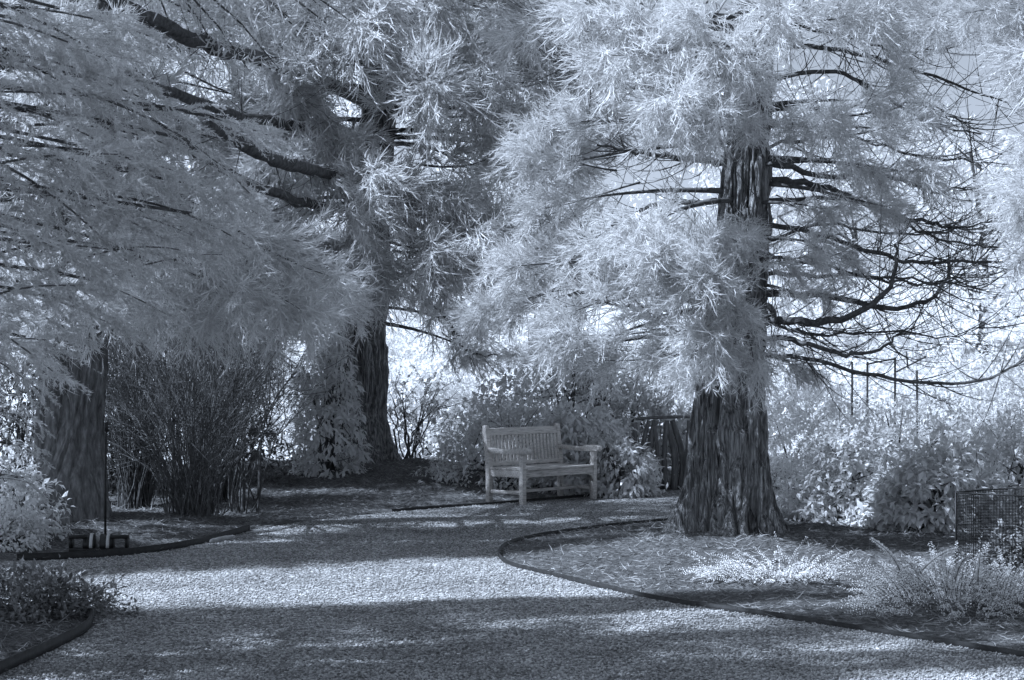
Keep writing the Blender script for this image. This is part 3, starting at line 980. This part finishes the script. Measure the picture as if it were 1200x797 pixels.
# ------------------------------------------------------------------ H: conifer behind the bare shrub at the left
Hb = np.array([-8.3, 23.5, .1])
TH = Tree('sequoia_tree', Hb, [(z, x, y, r_ * 1.2) for z, x, y, r_ in F_axis], 'shaded conifer standing far left behind the bare shrub', SPRAY_FARCORD, 'tall conifers', 6)
obj('trunk', trunk_mesh('trunk', [(z, x, y, r_ * 1.2) for z, x, y, r_ in F_axis], M_BARK, .25, .3, .04, 20, 90, .05, 65, .7), TH.o)
rh = np.random.default_rng(31)
for y in range(-10, 420, 62):
    for x in range(-10, 330, 68):
        xx, yy = x + rh.uniform(-28, 28), y + rh.uniform(-28, 28)
        if xx > 130 and yy < 90 and rh.random() < .5: continue
        TH.bough(P(xx, yy, rh.uniform(22.3, 24.2)), rh.uniform(1.5, 1.9), .15, 6)
TH.crown(6.5, 1.2, 5, 0)


# ------------------------------------------------------------------ shrubs
def leafy_shrub(name, base, size, label, cat='shrub', group=None, n=700, leaf=(.07, .13), per=7, seed=0, mat=None, droop=.5, stems=9, hollow=.55, wid=.42, twig_mat=None, flat=1.):
    """dome of leaf rosettes on branching stems; size = (rx, ry, height)"""
    r = np.random.default_rng(2000 + seed)
    o = thing(name, base, label, cat, group=group)
    rx, ry, h = size
    st = MB()
    tips = []
    u = runit(n, r)
    u[:, 2] = np.abs(u[:, 2]) * 1.05 - .08
    rad = hollow + (1 - hollow) * r.random(n) ** .6
    lump = .80 + .45 * (vnoise(np.arctan2(u[:, 1], u[:, 0]) / (2 * math.pi) * 7 + 7, u[:, 2] * 4 + 9, 7, 2000 + seed))
    c = u * rad[:, None] * lump[:, None] * [rx, ry, h * .92] + [0, 0, h * .06]
    c[:, 2] = np.maximum(c[:, 2], .05)
    for _ in range(stems):
        i = int(r.integers(n))
        e = c[i]
        b = np.array([r.normal(0, .12 * rx), r.normal(0, .12 * ry), 0])
        m_ = (b + e) / 2 + [0, 0, .15 * h]
        ln = bez(b, m_, e, 8)
        st.tube(ln, np.linspace(.022, .005, 8), 5)
        for _ in range(5):
            j = int(r.integers(2, 7))
            e2 = c[int(r.integers(n))]
            if np.linalg.norm(e2 - ln[j]) < .7 * max(rx, h):
                st.tube(bez(ln[j], (ln[j] + e2) / 2 + r.normal(0, .04, 3), e2, 5), np.linspace(.008, .003, 5), 4, False)
    out = nrm(u * [1, 1, .7])
    b = np.repeat(c, per, 0)
    m_ = len(b)
    d = nrm(np.repeat(out, per, 0) * .55 + r.normal(0, .62, (m_, 3)) + [0, 0, -droop])
    b = b + d * .02 + r.normal(0, .03, (m_, 3))
    L = r.uniform(*leaf, m_)
    up = nrm(np.repeat(out, per, 0) * .5 + [0, 0, 1.0] + r.normal(0, .35, (m_, 3)))
    lf = MB(); lf.leaves(b, d, up, L, L * wid * r.uniform(.8, 1.15, m_), .12, .18)
    obj('foliage', lf.mesh('foliage', mat or M_LEAF), o)
    obj('stems', st.mesh('stems', twig_mat or M_TWIG, True), o)
    return o


def gz(x, y):
    return float(ground_h(np.array([x]), np.array([y]))[0])


def shrub_at(px, py, Yd, size, label, **k):
    x = (px - 600) / FPX * Yd
    return leafy_shrub(k.pop('name', 'shrub'), (x, Yd, gz(x, Yd) - .02), size, label, **k)


# behind the bench
shrub_at(600, 0, 23.6, (1.15, .8, 1.45), 'broad pale shrub directly behind the left half of the bench', n=900, leaf=(.06, .11), seed=1, droop=.35)
shrub_at(690, 0, 23.3, (.85, .7, 1.25), 'drooping large-leaved shrub behind the right arm of the bench', n=620, leaf=(.10, .17), seed=2, droop=.9, per=7, wid=.36)
shrub_at(728, 0, 22.7, (.5, .45, .85), 'low drooping shrub between the bench and the wooden posts', n=330, leaf=(.09, .15), seed=3, droop=.9, wid=.36)
shrub_at(770, 0, 24.6, (.95, .6, 1.6), 'tall pale shrub behind the old wooden posts', n=620, leaf=(.09, .15), seed=4, droop=.7, wid=.38)
shrub_at(650, 0, 25.6, (1.3, .8, 1.9), 'tall shrub behind the dark sapling stems', n=800, leaf=(.08, .14), seed=5, droop=.6)
# right of the big trunk
shrub_at(1010, 0, 18.4, (.85, .7, 1.05), 'rounded leafy shrub just right of the big fluted trunk', n=720, leaf=(.07, .12), seed=6, droop=.5)
shrub_at(1100, 0, 17.6, (.75, .6, 1.0), 'leafy shrub with large glossy leaves near the wire cage', n=560, leaf=(.09, .16), seed=7, droop=.5)
shrub_at(1180, 0, 18.6, (.9, .7, 1.25), 'leafy shrub at the right edge behind the wire cage', n=700, leaf=(.07, .12), seed=8)
shrub_at(940, 0, 20.5, (.75, .6, .75), 'low bright shrub close behind the big fluted trunk', n=520, leaf=(.05, .09), seed=9, mat=M_FAR)
shrub_at(1060, 0, 22, (1.3, .9, 1.35), 'pale shrub in the second row right of the big trunk', n=850, leaf=(.06, .10), seed=10, mat=M_FAR)
shrub_at(1190, 0, 22.5, (1.3, .9, 1.6), 'tall pale shrub in the second row at the right edge', n=850, leaf=(.06, .10), seed=11, mat=M_FAR)
# leafy sprays hanging at the second trunk's left
shrub_at(384, 0, 24.2, (.52, .45, 2.35), 'slim leafy shrub standing against the left of the second conifer trunk', n=430, leaf=(.10, .18), seed=12, droop=.9, wid=.34, name='shrub')
# bottom left
shrub_at(2, 0, 15.6, (.42, .4, .40), 'sunlit low shrub left of the thin black pole', n=420, leaf=(.04, .08), seed=13, mat=M_COVER)
shrub_at(30, 0, 11.4, (.62, .5, .32), 'low grey-leaved plant inside the curved near left edging', cat='plant', name='bedding_plant', n=560, leaf=(.03, .07), seed=14, droop=.1, mat=M_GREY)
shrub_at(8, 0, 16.2, (.5, .45, .85), 'leafy shrub under the near fir at the left edge', n=420, leaf=(.05, .1), seed=15, droop=.7)
for k_, (x, Y, s) in enumerate([(22, 13.2, .24), (58, 13.0, .16), (-12, 12.6, .34)]):
    shrub_at(x, 0, Y, (s, s * .8, s * .55), ['small pale tuft on the left verge of the path', 'smallest pale tuft nearest the gravel at left', 'pale tuft cut off by the left frame edge'][k_], cat='plant', name='verge_plant', n=130, leaf=(.03, .06), mat=M_GREY, seed=20 + k_, stems=4)


def bare_shrub(name, base, h, spread, n, label, seed, rr=.007, mat=None, leaves=0, leafmat=None, fork=4):
    r = np.random.default_rng(3000 + seed)
    o = thing(name, base, label, 'shrub')
    mb, lf = MB(), MB()
    for _ in range(n):
        a = r.uniform(0, 2 * math.pi); t = r.random() ** .6
        u = np.array([math.cos(a), math.sin(a), 0])
        b = u * r.uniform(0, .22 * spread) + r.normal(0, .04, 3) * [1, 1, 0]
        hh = h * r.uniform(.6, 1.1)
        e = u * spread * t + [0, 0, hh * (1 - .35 * t * t)]
        m_ = u * spread * t * .3 + [0, 0, hh * .6] + r.normal(0, .06, 3)
        c = bez(b, m_, e, 9)
        c[1:] += np.cumsum(r.normal(0, .042, (8, 3)), 0)
        q = rr * r.uniform(.5, 1.4)
        mb.tube(c, np.linspace(q, q * .25, 9), 4, False)
        for _ in range(fork):
            j = int(r.integers(3, 8))
            dd = nrm(nrm(e - b) * .8 + r.normal(0, .7, 3))
            l2 = hh * r.uniform(.15, .42)
            c2 = bez(c[j], c[j] + dd * l2 * .5 + r.normal(0, .02, 3), c[j] + dd * l2 + [0, 0, .1 * l2], 5)
            mb.tube(c2, np.linspace(q * .5, q * .15, 5), 3, False)
            if leaves:
                k_ = leaves
                bb = c2[r.integers(1, 5, k_)]
                L = r.uniform(.05, .10, k_)
                lf.leaves(bb, r.normal(0, 1, (k_, 3)) + [0, 0, -.3], runit(k_, r) + [0, 0, 1.2], L, L * .45)
    obj('stems', mb.mesh('stems', mat or M_STEM), o)
    if leaves:
        obj('foliage', lf.mesh('foliage', leafmat or M_LEAF), o)
    return o


def on(px, Y):
    x = (px - 600) / FPX * Y
    return (x, Y, gz(x, Y) - .02)


bare_shrub('bare_shrub', on(225, 18.6), 2.1, 1.45, 230, 'dense leafless twiggy shrub between the two left trunks', 1, .006, fork=5)
bare_shrub('bare_shrub', on(250, 20.6), 2.6, 1.3, 220, 'dark leafless shrub in the shade behind the twiggy shrub', 2, .007, M_TWIG, fork=6)
bare_shrub('bare_shrub', on(160, 19.8), 2.6, .9, 160, 'dark leafless shrub close right of the forked trunk', 3, .007, M_TWIG, fork=6)
shrub_at(215, 0, 23.4, (1.5, .7, 3.0), 'evergreen shrub behind the leafless shrubs, its leaves coloured dark as deep shade', n=900, leaf=(.06, .11), seed=70, mat=M_DARK, droop=.4)
shrub_at(110, 0, 22.5, (1.1, .7, 2.8), 'evergreen shrub behind the forked trunk, its leaves coloured dark as shade', n=700, leaf=(.06, .11), seed=71, mat=M_DARK, droop=.4)
shrub_at(10, 0, 20.5, (1.0, .7, 2.3), 'evergreen shrub at the left edge behind the near fir, coloured dark as shade', n=700, leaf=(.06, .11), seed=72, mat=M_DARK, droop=.4)
bare_shrub('bare_shrub', on(285, 19.4), 2.2, 1.2, 13, 'open leafless shrub with long black branches leaning right', 4, .016, M_TWIG, fork=5)
bare_shrub('open_shrub', on(478, 26.6), 1.5, .95, 16, 'open dark-stemmed shrub with few leaves right of the second trunk', 5, .014, M_TWIG, leaves=9)

# dark sapling stems above the shrub behind the bench
rs = np.random.default_rng(41)
lab = ['leftmost dark sapling stem above the bench shrub', 'second dark sapling stem leaning right above the shrub', 'short dark sapling stem in the middle of the row', 'fourth slim sapling stem above the shrub', 'tall straight sapling stem at the right end of the row']
for i, (x, top, Y, rad) in enumerate([(672, 432, 24.9, .035), (688, 436, 25.2, .022), (699, 441, 24.8, .03), (716, 444, 25.3, .018), (742, 425, 25, .03)]):
    b = on(x, Y); zt = P(x, top, Y)[2] - b[2]
    o = thing('sapling', b, lab[i], 'tree', group='dark sapling stems behind the bench')
    mb = MB()
    mb.tube(spline([(0, 0, -.05), (rs.normal(0, .04), 0, zt * .5), (rs.normal(.03, .05), 0, zt)], 10), np.linspace(rad * 1.3, rad * .8, 11), 8)
    obj('trunk', mb.mesh('trunk', M_TWIG, True), o)
    mb = MB(); lf = MB()
    for _ in range(7):
        e = np.array([rs.normal(0, .35), rs.normal(0, .3), zt + rs.uniform(-.5, .6)])
        z_ = rs.uniform(.5, .98) * zt
        ln = bez(np.array([0, 0, z_]), np.array([e[0] * .4, e[1] * .4, (z_ + e[2]) / 2 + .1]), e, 6)
        mb.tube(ln, np.linspace(.010, .003, 6), 4, False)
        k_ = 26
        bb = ln[rs.integers(2, 6, k_)] + rs.normal(0, .1, (k_, 3))
        L = rs.uniform(.06, .12, k_)
        lf.leaves(bb, rs.normal(0, 1, (k_, 3)) + [0, 0, -.5], runit(k_, rs) + [0, 0, 1.2], L, L * .4)
    obj('branches', mb.mesh('branches', M_TWIG), o)
    obj('foliage', lf.mesh('foliage', M_LEAF), o)

# ------------------------------------------------------------------ far, sunlit planting
far_rows = [
    # px, Y, rx, ry, h, n, leaf, label
    (490, 33, 1.8, 1.2, 2.0, 900, (.10, .17), 'bright sunlit shrub seen right of the second trunk'),
    (575, 36, 2.2, 1.4, 2.6, 1000, (.11, .18), 'bright sunlit shrub in the gap above the bench back'),
    (430, 37, 2.2, 1.4, 3.0, 1000, (.11, .18), 'bright shrub glimpsed behind the second trunk'),
    (670, 34, 2.0, 1.3, 2.6, 900, (.11, .18), 'bright sunlit shrub behind the sapling stems'),
    (780, 36, 2.2, 1.4, 2.9, 950, (.11, .18), 'bright sunlit shrub left of the big fluted trunk'),
    (940, 31, 1.5, 1.2, 1.5, 800, (.09, .15), 'bright sunlit shrub in the gap right of the big trunk'),
    (1040, 35, 2.4, 1.5, 2.2, 1000, (.11, .18), 'bright hedge shrub beyond the wooden stakes'),
    (1150, 33, 2.2, 1.4, 2.2, 950, (.10, .17), 'bright hedge shrub beyond the right shrubs'),
    (330, 33, 1.8, 1.2, 2.4, 900, (.10, .17), 'bright shrub glimpsed through the open black branches'),
    (520, 44, 3.2, 2, 4.4, 1100, (.16, .24), 'tall bright shrub deep in the gap left of the bench'),
    (900, 46, 3.4, 2, 4.6, 1100, (.16, .24), 'tall bright shrub deep behind the big fluted trunk'),
    (1120, 47, 3.6, 2, 4.4, 1100, (.16, .24), 'tall bright shrub deep in the right background'),
]
for i, (x, Y, rx, ry, h, n_, lf_, la) in enumerate(far_rows):
    shrub_at(x, 0, Y, (rx, ry, h), la, n=n_, leaf=lf_, seed=40 + i, mat=M_FAR, group='sunlit background shrubs', droop=.3, per=8, hollow=.6, stems=6)


def far_tree(base, h, rx, label, seed, leaf=.3, n=1700):
    r = np.random.default_rng(4000 + seed)
    o = thing('background_tree', base, label, 'tree', group='sunlit background trees')
    wd, lf = MB(), MB()
    wd.tube(spline([(0, 0, -.2), (.1, 0, h * .4), (r.normal(0, .3), 0, h * .85)], 12), np.linspace(.22, .04, 13), 8)
    obj('trunk', wd.mesh('trunk', M_STEM, True), o)
    lc = MB()
    for _ in range(34):
        z_ = h * r.uniform(.15, .8)
        u = runit(1, r)[0]; u[2] = abs(u[2]) * .5
        R = rx * math.sin(math.pi * min(1, max(.12, (z_ / h) * .8 + .16))) * r.uniform(.6, 1.05)
        e = u * R + [0, 0, z_ + .1 * h]
        ln = bez(np.array([0, 0, z_]), u * R * .5 + [0, 0, z_ + .02 * h], e, 6)
        lc.tube(ln, np.linspace(.05, .01, 6), 5, False)
        k_ = n // 34
        t = r.uniform(.35, 1.05, k_)
        bb = np.column_stack([np.interp(t, np.linspace(0, 1, 6), ln[:, q]) for q in range(3)]) + r.normal(0, .5, (k_, 3)) * [1, 1, .6]
        bb = np.repeat(bb, 3, 0) + r.normal(0, .16, (k_ * 3, 3))
        L = r.uniform(leaf * .5, leaf, len(bb))
        lf.leaves(bb, r.normal(0, 1, (len(bb), 3)) + [0, 0, -.3], runit(len(bb), r) + [0, 0, 1.], L, L * .5)
    obj('limbs', lc.mesh('limbs', M_STEM), o)
    obj('crown', lf.mesh('crown', M_FAR), o)
    return o


for i, (x, Y, h, rx, la) in enumerate([
    (560, 60, 11, 4, 'pale broadleaf tree deep in the gap between the two conifers'), (300, 58, 13, 4.5, 'pale broadleaf tree hidden behind the left conifers'),
    (420, 66, 13, 5, 'pale broadleaf tree behind the second conifer'), (675, 64, 13, 5, 'pale broadleaf tree behind the left boughs of the big conifer'),
    (860, 58, 11, 4.5, 'pale broadleaf tree straight behind the big fluted trunk'), (1000, 62, 8.5, 5, 'pale low broadleaf tree beyond the bare right boughs'),
    (1150, 60, 9, 5, 'pale broadleaf tree at the far right background'), (150, 60, 13, 5, 'pale broadleaf tree at the far left background')]):
    xx = (x - 600) / FPX * Y
    far_tree((xx, Y, gz(xx, Y)), h, rx, la, i)

# ------------------------------------------------------------------ low plants of the right bed
def arching_plant(base, spread, h, n, label, seed, spikes=()):
    r = np.random.default_rng(5000 + seed)
    o = thing('cotoneaster', base, label, 'plant', group='pale ground-hugging shrubs in the right bed')
    st, lf = MB(), MB()

    def frond(c, k_, lr, m_):
        """small leaves in two rows along a stem"""
        tan = nrm(np.gradient(c, axis=0))
        tt = np.linspace(.05, 1., k_)
        g = np.linspace(0, 1, m_)
        bb = np.column_stack([np.interp(tt, g, c[:, q]) for q in range(3)])
        td = np.column_stack([np.interp(tt, g, tan[:, q]) for q in range(3)])
        s_ = nrm(np.cross(td, nrm(r.normal(0, .35, 3) + [0, -.8, .9]))) * np.where(np.arange(k_) % 2, 1, -1)[:, None]
        Lf = r.uniform(*lr, k_) * (1.1 - .45 * tt)
        lf.leaves(bb, s_ + td * .55 + r.normal(0, .2, (k_, 3)), runit(k_, r) * .5 + [0, -.6, .8], Lf, Lf * .55)

    for i in range(n):
        a = r.uniform(0, 2 * math.pi); t = r.random() ** .5
        u = np.array([math.cos(a) * spread[0], math.sin(a) * spread[1], 0])
        b = u * t * .85
        L = r.uniform(.14, .34)
        dr = nrm(np.array([math.cos(a) * .9 - .35, math.sin(a) * .8 - .2, r.uniform(.0, .55)]) + r.normal(0, .25, 3))
        z0 = h * (1 - t * t)
        e = b + dr * L + [0, 0, z0]
        e[2] = max(e[2], .02)
        c = bez(b + [0, 0, z0 * .55], b + dr * L * .5 + [0, 0, z0 + .07], e, 6)
        st.tube(c, np.linspace(.003, .0012, 6), 3, False)
        frond(c, 26, (.013, .026), 6)
    for (p0, p1, p2) in spikes:
        c = bez(np.array(p0), np.array(p1), np.array(p2), 20)
        st.tube(c, np.linspace(.005, .002, 20), 4, False)
        frond(c, 70, (.024, .036), 20)
    obj('stems', st.mesh('stems', M_STEM), o)
    obj('foliage', lf.mesh('foliage', M_COVER), o)
    return o


def rel(base, *pix):
    """points given as photo pixels at the base's distance, relative to it"""
    return [tuple(P(x, y, base[1] + dy) - np.array(base)) for x, y, dy in pix]


b1 = on(1105, 11.6)
arching_plant(b1, (.56, .46), .27, 340, 'large pale cotoneaster mound with arching spikes in front of the wire cage', 1, [
    rel(b1, (1055, 670, 0), (1045, 645, 0), (1021, 632, 0)), rel(b1, (1078, 672, 0), (1098, 648, 0), (1122, 643, 0)), rel(b1, (1120, 678, -.2), (1125, 655, -.2), (1137, 652, -.3)),
    rel(b1, (1146, 682, -.2), (1147, 665, -.2), (1149, 650, -.2)), rel(b1, (1120, 680, 0), (1112, 668, 0), (1100, 664, 0))])
b2 = on(1178, 11.7)
arching_plant(b2, (.32, .34), .18, 120, 'pale cotoneaster mound at the right edge with one leaning spike', 2, [rel(b2, (1200, 700, 0), (1190, 685, 0), (1178, 677, 0))])
b3 = on(905, 13.0)
arching_plant(b3, (.60, .24), .045, 170, 'flat pale cotoneaster mat spreading right of the path edging', 3)

# ------------------------------------------------------------------ wire cage with a plant inside
cx, cy = 4.12, 14.1
cz = gz(cx, cy)
o = thing('wire_cage', (cx, cy, cz), 'round black wire mesh guard standing open-topped in the right bed', 'plant guard')
R_, H_ = .44, .62
mesh_, rim = MB(), MB()
na = 110
for i in range(na):
    a = 2 * math.pi * i / na
    x, y = R_ * math.cos(a), R_ * math.sin(a)
    mesh_.tube([(x, y, -.03), (x, y, H_)], .0026, 3, False)
th = np.linspace(0, 2 * math.pi, 61)
for z in np.arange(.0, H_, .025):
    mesh_.tube(np.column_stack([R_ * np.cos(th), R_ * np.sin(th), np.full(61, z)]), .0026, 3, False)
for z in (H_, H_ * .55):
    mb_ = rim if z == H_ else rim
    mb_.tube(np.column_stack([R_ * np.cos(th) * 1.005, R_ * np.sin(th) * 1.005, np.full(61, z) + .012 * np.sin(2 * th)]), .007 if z == H_ else .003, 6, False)
obj('wire_mesh', mesh_.mesh('wire_mesh', M_BLACK), o)
obj('rim', rim.mesh('rim', M_BLACK, True), o)
po = MB()
for a in (3.1, 5.2, 1.0):
    po.tube([(R_ * 1.02 * math.cos(a), R_ * 1.02 * math.sin(a), -.1), (R_ * 1.02 * math.cos(a), R_ * 1.02 * math.sin(a), H_ + .01)], .008, 6)
obj('posts', po.mesh('posts', M_BLACK, True), o)
leafy_shrub('caged_shrub', (cx + .06, cy, cz), (.30, .28, .52), 'young leafy shrub growing inside the round wire guard', n=80, mat=M_GREY, leaf=(.05, .09), per=6, seed=60, droop=.1, stems=6)

# ------------------------------------------------------------------ old posts right of the bench
o = thing('rustic_fence', on(770, 23.9), 'row of weathered uneven wooden posts with a top rail right of the bench', 'fence')
rp = np.random.default_rng(51)
for i in range(9):
    x = -.42 + i * .108 + rp.uniform(-.02, .02)
    w_ = rp.uniform(.03, .055)
    h_ = rp.choice([.98, .95, .6, .92, .66, .98, .9])
    mb = MB()
    y_ = rp.uniform(-.06, .06)
    c = spline([(0, 0, -.05), (rp.normal(0, .02), 0, h_ * .5), (rp.normal(0, .05), 0, h_)], 8)
    mb.tube(c, np.linspace(w_ * 1.1, w_ * .85, len(c)), 7)
    obj('post', mb.mesh('post', M_POST), o, Matrix.Translation((x, y_, 0)))
mb = MB(); mb.tube(spline([(-.30, .0, 1.0), (0, .02, 1.02), (.46, 0, 1.03)], 8), .022, 7)
obj('rail', mb.mesh('rail', M_STEM), o)

# stakes and frame round a young plant beyond the right shrubs
o = thing('plant_stakes', on(1050, 25), 'frame of thin wooden stakes standing beyond the right shrubs', 'stakes')
for (x, t_, b_) in ((998, 424, 520), (1015, 424, 520), (1050, 419, 520), (1073, 434, 520)):
    mb = MB()
    p0, p1 = P(x, b_, 25) - np.array(o.location), P(x, t_, 25) - np.array(o.location)
    p0[2] = -.05
    mb.box((-.013, -.013, p0[2]), (.013, .013, p1[2]))
    obj('stake', mb.mesh('stake', M_POST), o, Matrix.Translation((p0[0], rp.uniform(-.1, .1), 0)))
mb = MB()
for a, b in (((1015, 427), (1050, 420)), ((1050, 436), (1085, 418)), ((1062, 412), (1064, 432))):
    p0, p1 = P(*a, 24.9) - np.array(o.location), P(*b, 24.9) - np.array(o.location)
    mb.tube([p0, p1], .013, 5)
obj('rail', mb.mesh('rail', M_POST), o)

# ------------------------------------------------------------------ thin black pole on its base
pb_ = G(113, 650, .0)
o = thing('pole_stand', (pb_[0], pb_[1] + .06, .02), 'thin tall black pole on a low black base with two pale bands', 'pole stand')
k = pb_[1] / FPX
mb = MB(); mb.tube([(.065, 0, .05), (.066, 0, .55), (.07, .0, 1.0), (.075, 0, 1.14)], .011, 8)
mb.tube([(.075, 0, 1.08), (.075, 0, 1.16)], .02, 8)
obj('pole', mb.mesh('pole', M_BLACK, True), o)
mb = MB(); mb.box((-.25, -.05, 0), (.27, .05, .035))
obj('base', mb.mesh('base', M_BLACK), o)
for sx in (-1, 1):
    mb = MB()
    x0, x1 = (-.25, -.10) if sx < 0 else (.12, .27)
    mb.box((x0, -.05, .035), (x0 + .02, .05, .12)); mb.box((x1 - .02, -.05, .035), (x1, .05, .12)); mb.box((x0, -.052, .12), (x1, .052, .148))
    obj('bracket', mb.mesh('bracket', M_BLACK), o)
    mb = MB()
    cxx = -.075 if sx < 0 else .075
    ang = np.linspace(0, math.pi, 13)
    ol = [(math.cos(t) * .055, .035 + math.sin(t) * .125) for t in ang]
    mb.prism(ol, 'x', cxx - .05, cxx + .05)
    c_ = obj('collar', mb.mesh('collar', M_BLACK), o)
    mb = MB()
    ol = [(math.cos(t) * .058, .037 + math.sin(t) * .128) for t in ang]
    mb.prism(ol, 'x', cxx + .008, cxx + .036)
    obj('band', mb.mesh('band', M_BAND), c_)

# ------------------------------------------------------------------ bench
BL, BD = 1.40, .62
u = nrm(np.array([.66, .75]))
th_b = math.atan2(u[1], u[0])
o = thing('garden_bench', (.386, 21.83, 0), 'weathered slatted wooden garden bench with curved arms beside the path', 'bench', th_b)


def part(name, fn, parent=None, bevel=.006):
    m_ = MB(); fn(m_)
    ob = obj(name, m_.mesh(name, M_WOOD), parent or o)
    if bevel:
        bv = ob.modifiers.new('bevel', 'BEVEL'); bv.width = bevel; bv.segments = 2; bv.limit_method = 'ANGLE'
    return ob


hx = BL / 2
for sx in (-1, 1):
    x0, x1 = (sx * hx - .0325, sx * hx + .0325)
    # rear post leans back above the seat; top rounded
    prof = [(.25, -.03), (.31, -.03), (.31, .42), (.375, .93), (.365, .965), (.34, .972), (.318, .955), (.25, .45)]
    part('leg', lambda m_: m_.prism(prof, 'x', x0, x1))
    part('leg', lambda m_: m_.prism([(-.31, -.03), (-.245, -.03), (-.245, .615), (-.31, .615)], 'x', x0, x1))
    arm = [(.275, .64), (.10, .625), (-.08, .615), (-.22, .62), (-.33, .617), (-.375, .622), (-.395, .645), (-.39, .672), (-.36, .692), (-.30, .70), (-.2, .695), (-.05, .675), (.1, .675), (.285, .69)]
    part('armrest', lambda m_: m_.prism(arm, 'x', x0 - .008, x1 + .008))
    part('side_rail', lambda m_: (m_.box((x0 + .015, -.244, .33), (x1 - .015, .249, .415)), m_.box((x0 + .018, -.244, .12), (x1 - .018, .249, .165))))
    # small curved brackets under the apron
    s = -sx
    xi = sx * (hx - .0325)

    def br(m_):
        pts = [(xi, .33)] + [(xi + s * .10 * (1 - math.cos(t)), .33 - .10 + .10 * math.sin(t) * .0 + .10 * (1 - math.cos(t)) * 0 + .10 * math.sin(t)) for t in np.linspace(0, math.pi / 2, 7)]
        pts = np.array(pts)
        n_ = len(pts)
        c = pts.mean(0)
        v = np.concatenate([np.column_stack([pts[:, 0], np.full(n_, yy), pts[:, 1]]) for yy in (-.298, -.262)] + [[[c[0], -.298, c[1]], [c[0], -.262, c[1]]]])
        q = [[i, (i + 1) % n_, n_ + (i + 1) % n_, n_ + i] for i in range(n_)]
        t = [[2 * n_, i, (i + 1) % n_] for i in range(n_)] + [[2 * n_ + 1, n_ + (i + 1) % n_, n_ + i] for i in range(n_)]
        m_.add(v, t=t, q=q)
    part('bracket', br, bevel=0)
part('apron', lambda m_: (m_.box((-hx + .034, -.30, .33), (hx - .034, -.262, .418)), m_.box((-hx + .034, .255, .33), (hx - .034, .29, .415))))
part('stretcher', lambda m_: m_.box((-hx + .03, -.03, .122), (hx - .03, .02, .16)))
ys = np.linspace(-.335, .215, 8)


def seat(m_):
    for i, y_ in enumerate(ys):
        zz = .422 - .010 * math.sin(i / 7 * math.pi)
        xx = hx - .036 if i in (0,) else hx + .02
        m_.box((-xx, y_, zz), (xx, y_ + .063, zz + .024))


part('seat', seat, bevel=.004)


def yb(z):
    return .262 + (z - .42) * .125


def back(m_):
    n_ = 19
    for i in range(n_):
        x = -hx + .075 + (BL - .15) * i / (n_ - 1)
        m_.prism([(yb(.5), .5), (yb(.5) + .018, .5), (yb(.85) + .018, .85), (yb(.85), .85)], 'x', x - .019, x + .019)


part('backrest', back, bevel=.002)
part('top_rail', lambda m_: m_.prism([(yb(.84) - .006, .84), (yb(.84) + .034, .84), (yb(.935) + .034, .925), (yb(.935) + .014, .935), (yb(.935) - .006, .928)], 'x', -hx + .033, hx - .033))
part('bottom_rail', lambda m_: m_.prism([(yb(.46) - .006, .46), (yb(.46) + .034, .46), (yb(.51) + .034, .51), (yb(.51) - .006, .51)], 'x', -hx + .033, hx - .033))
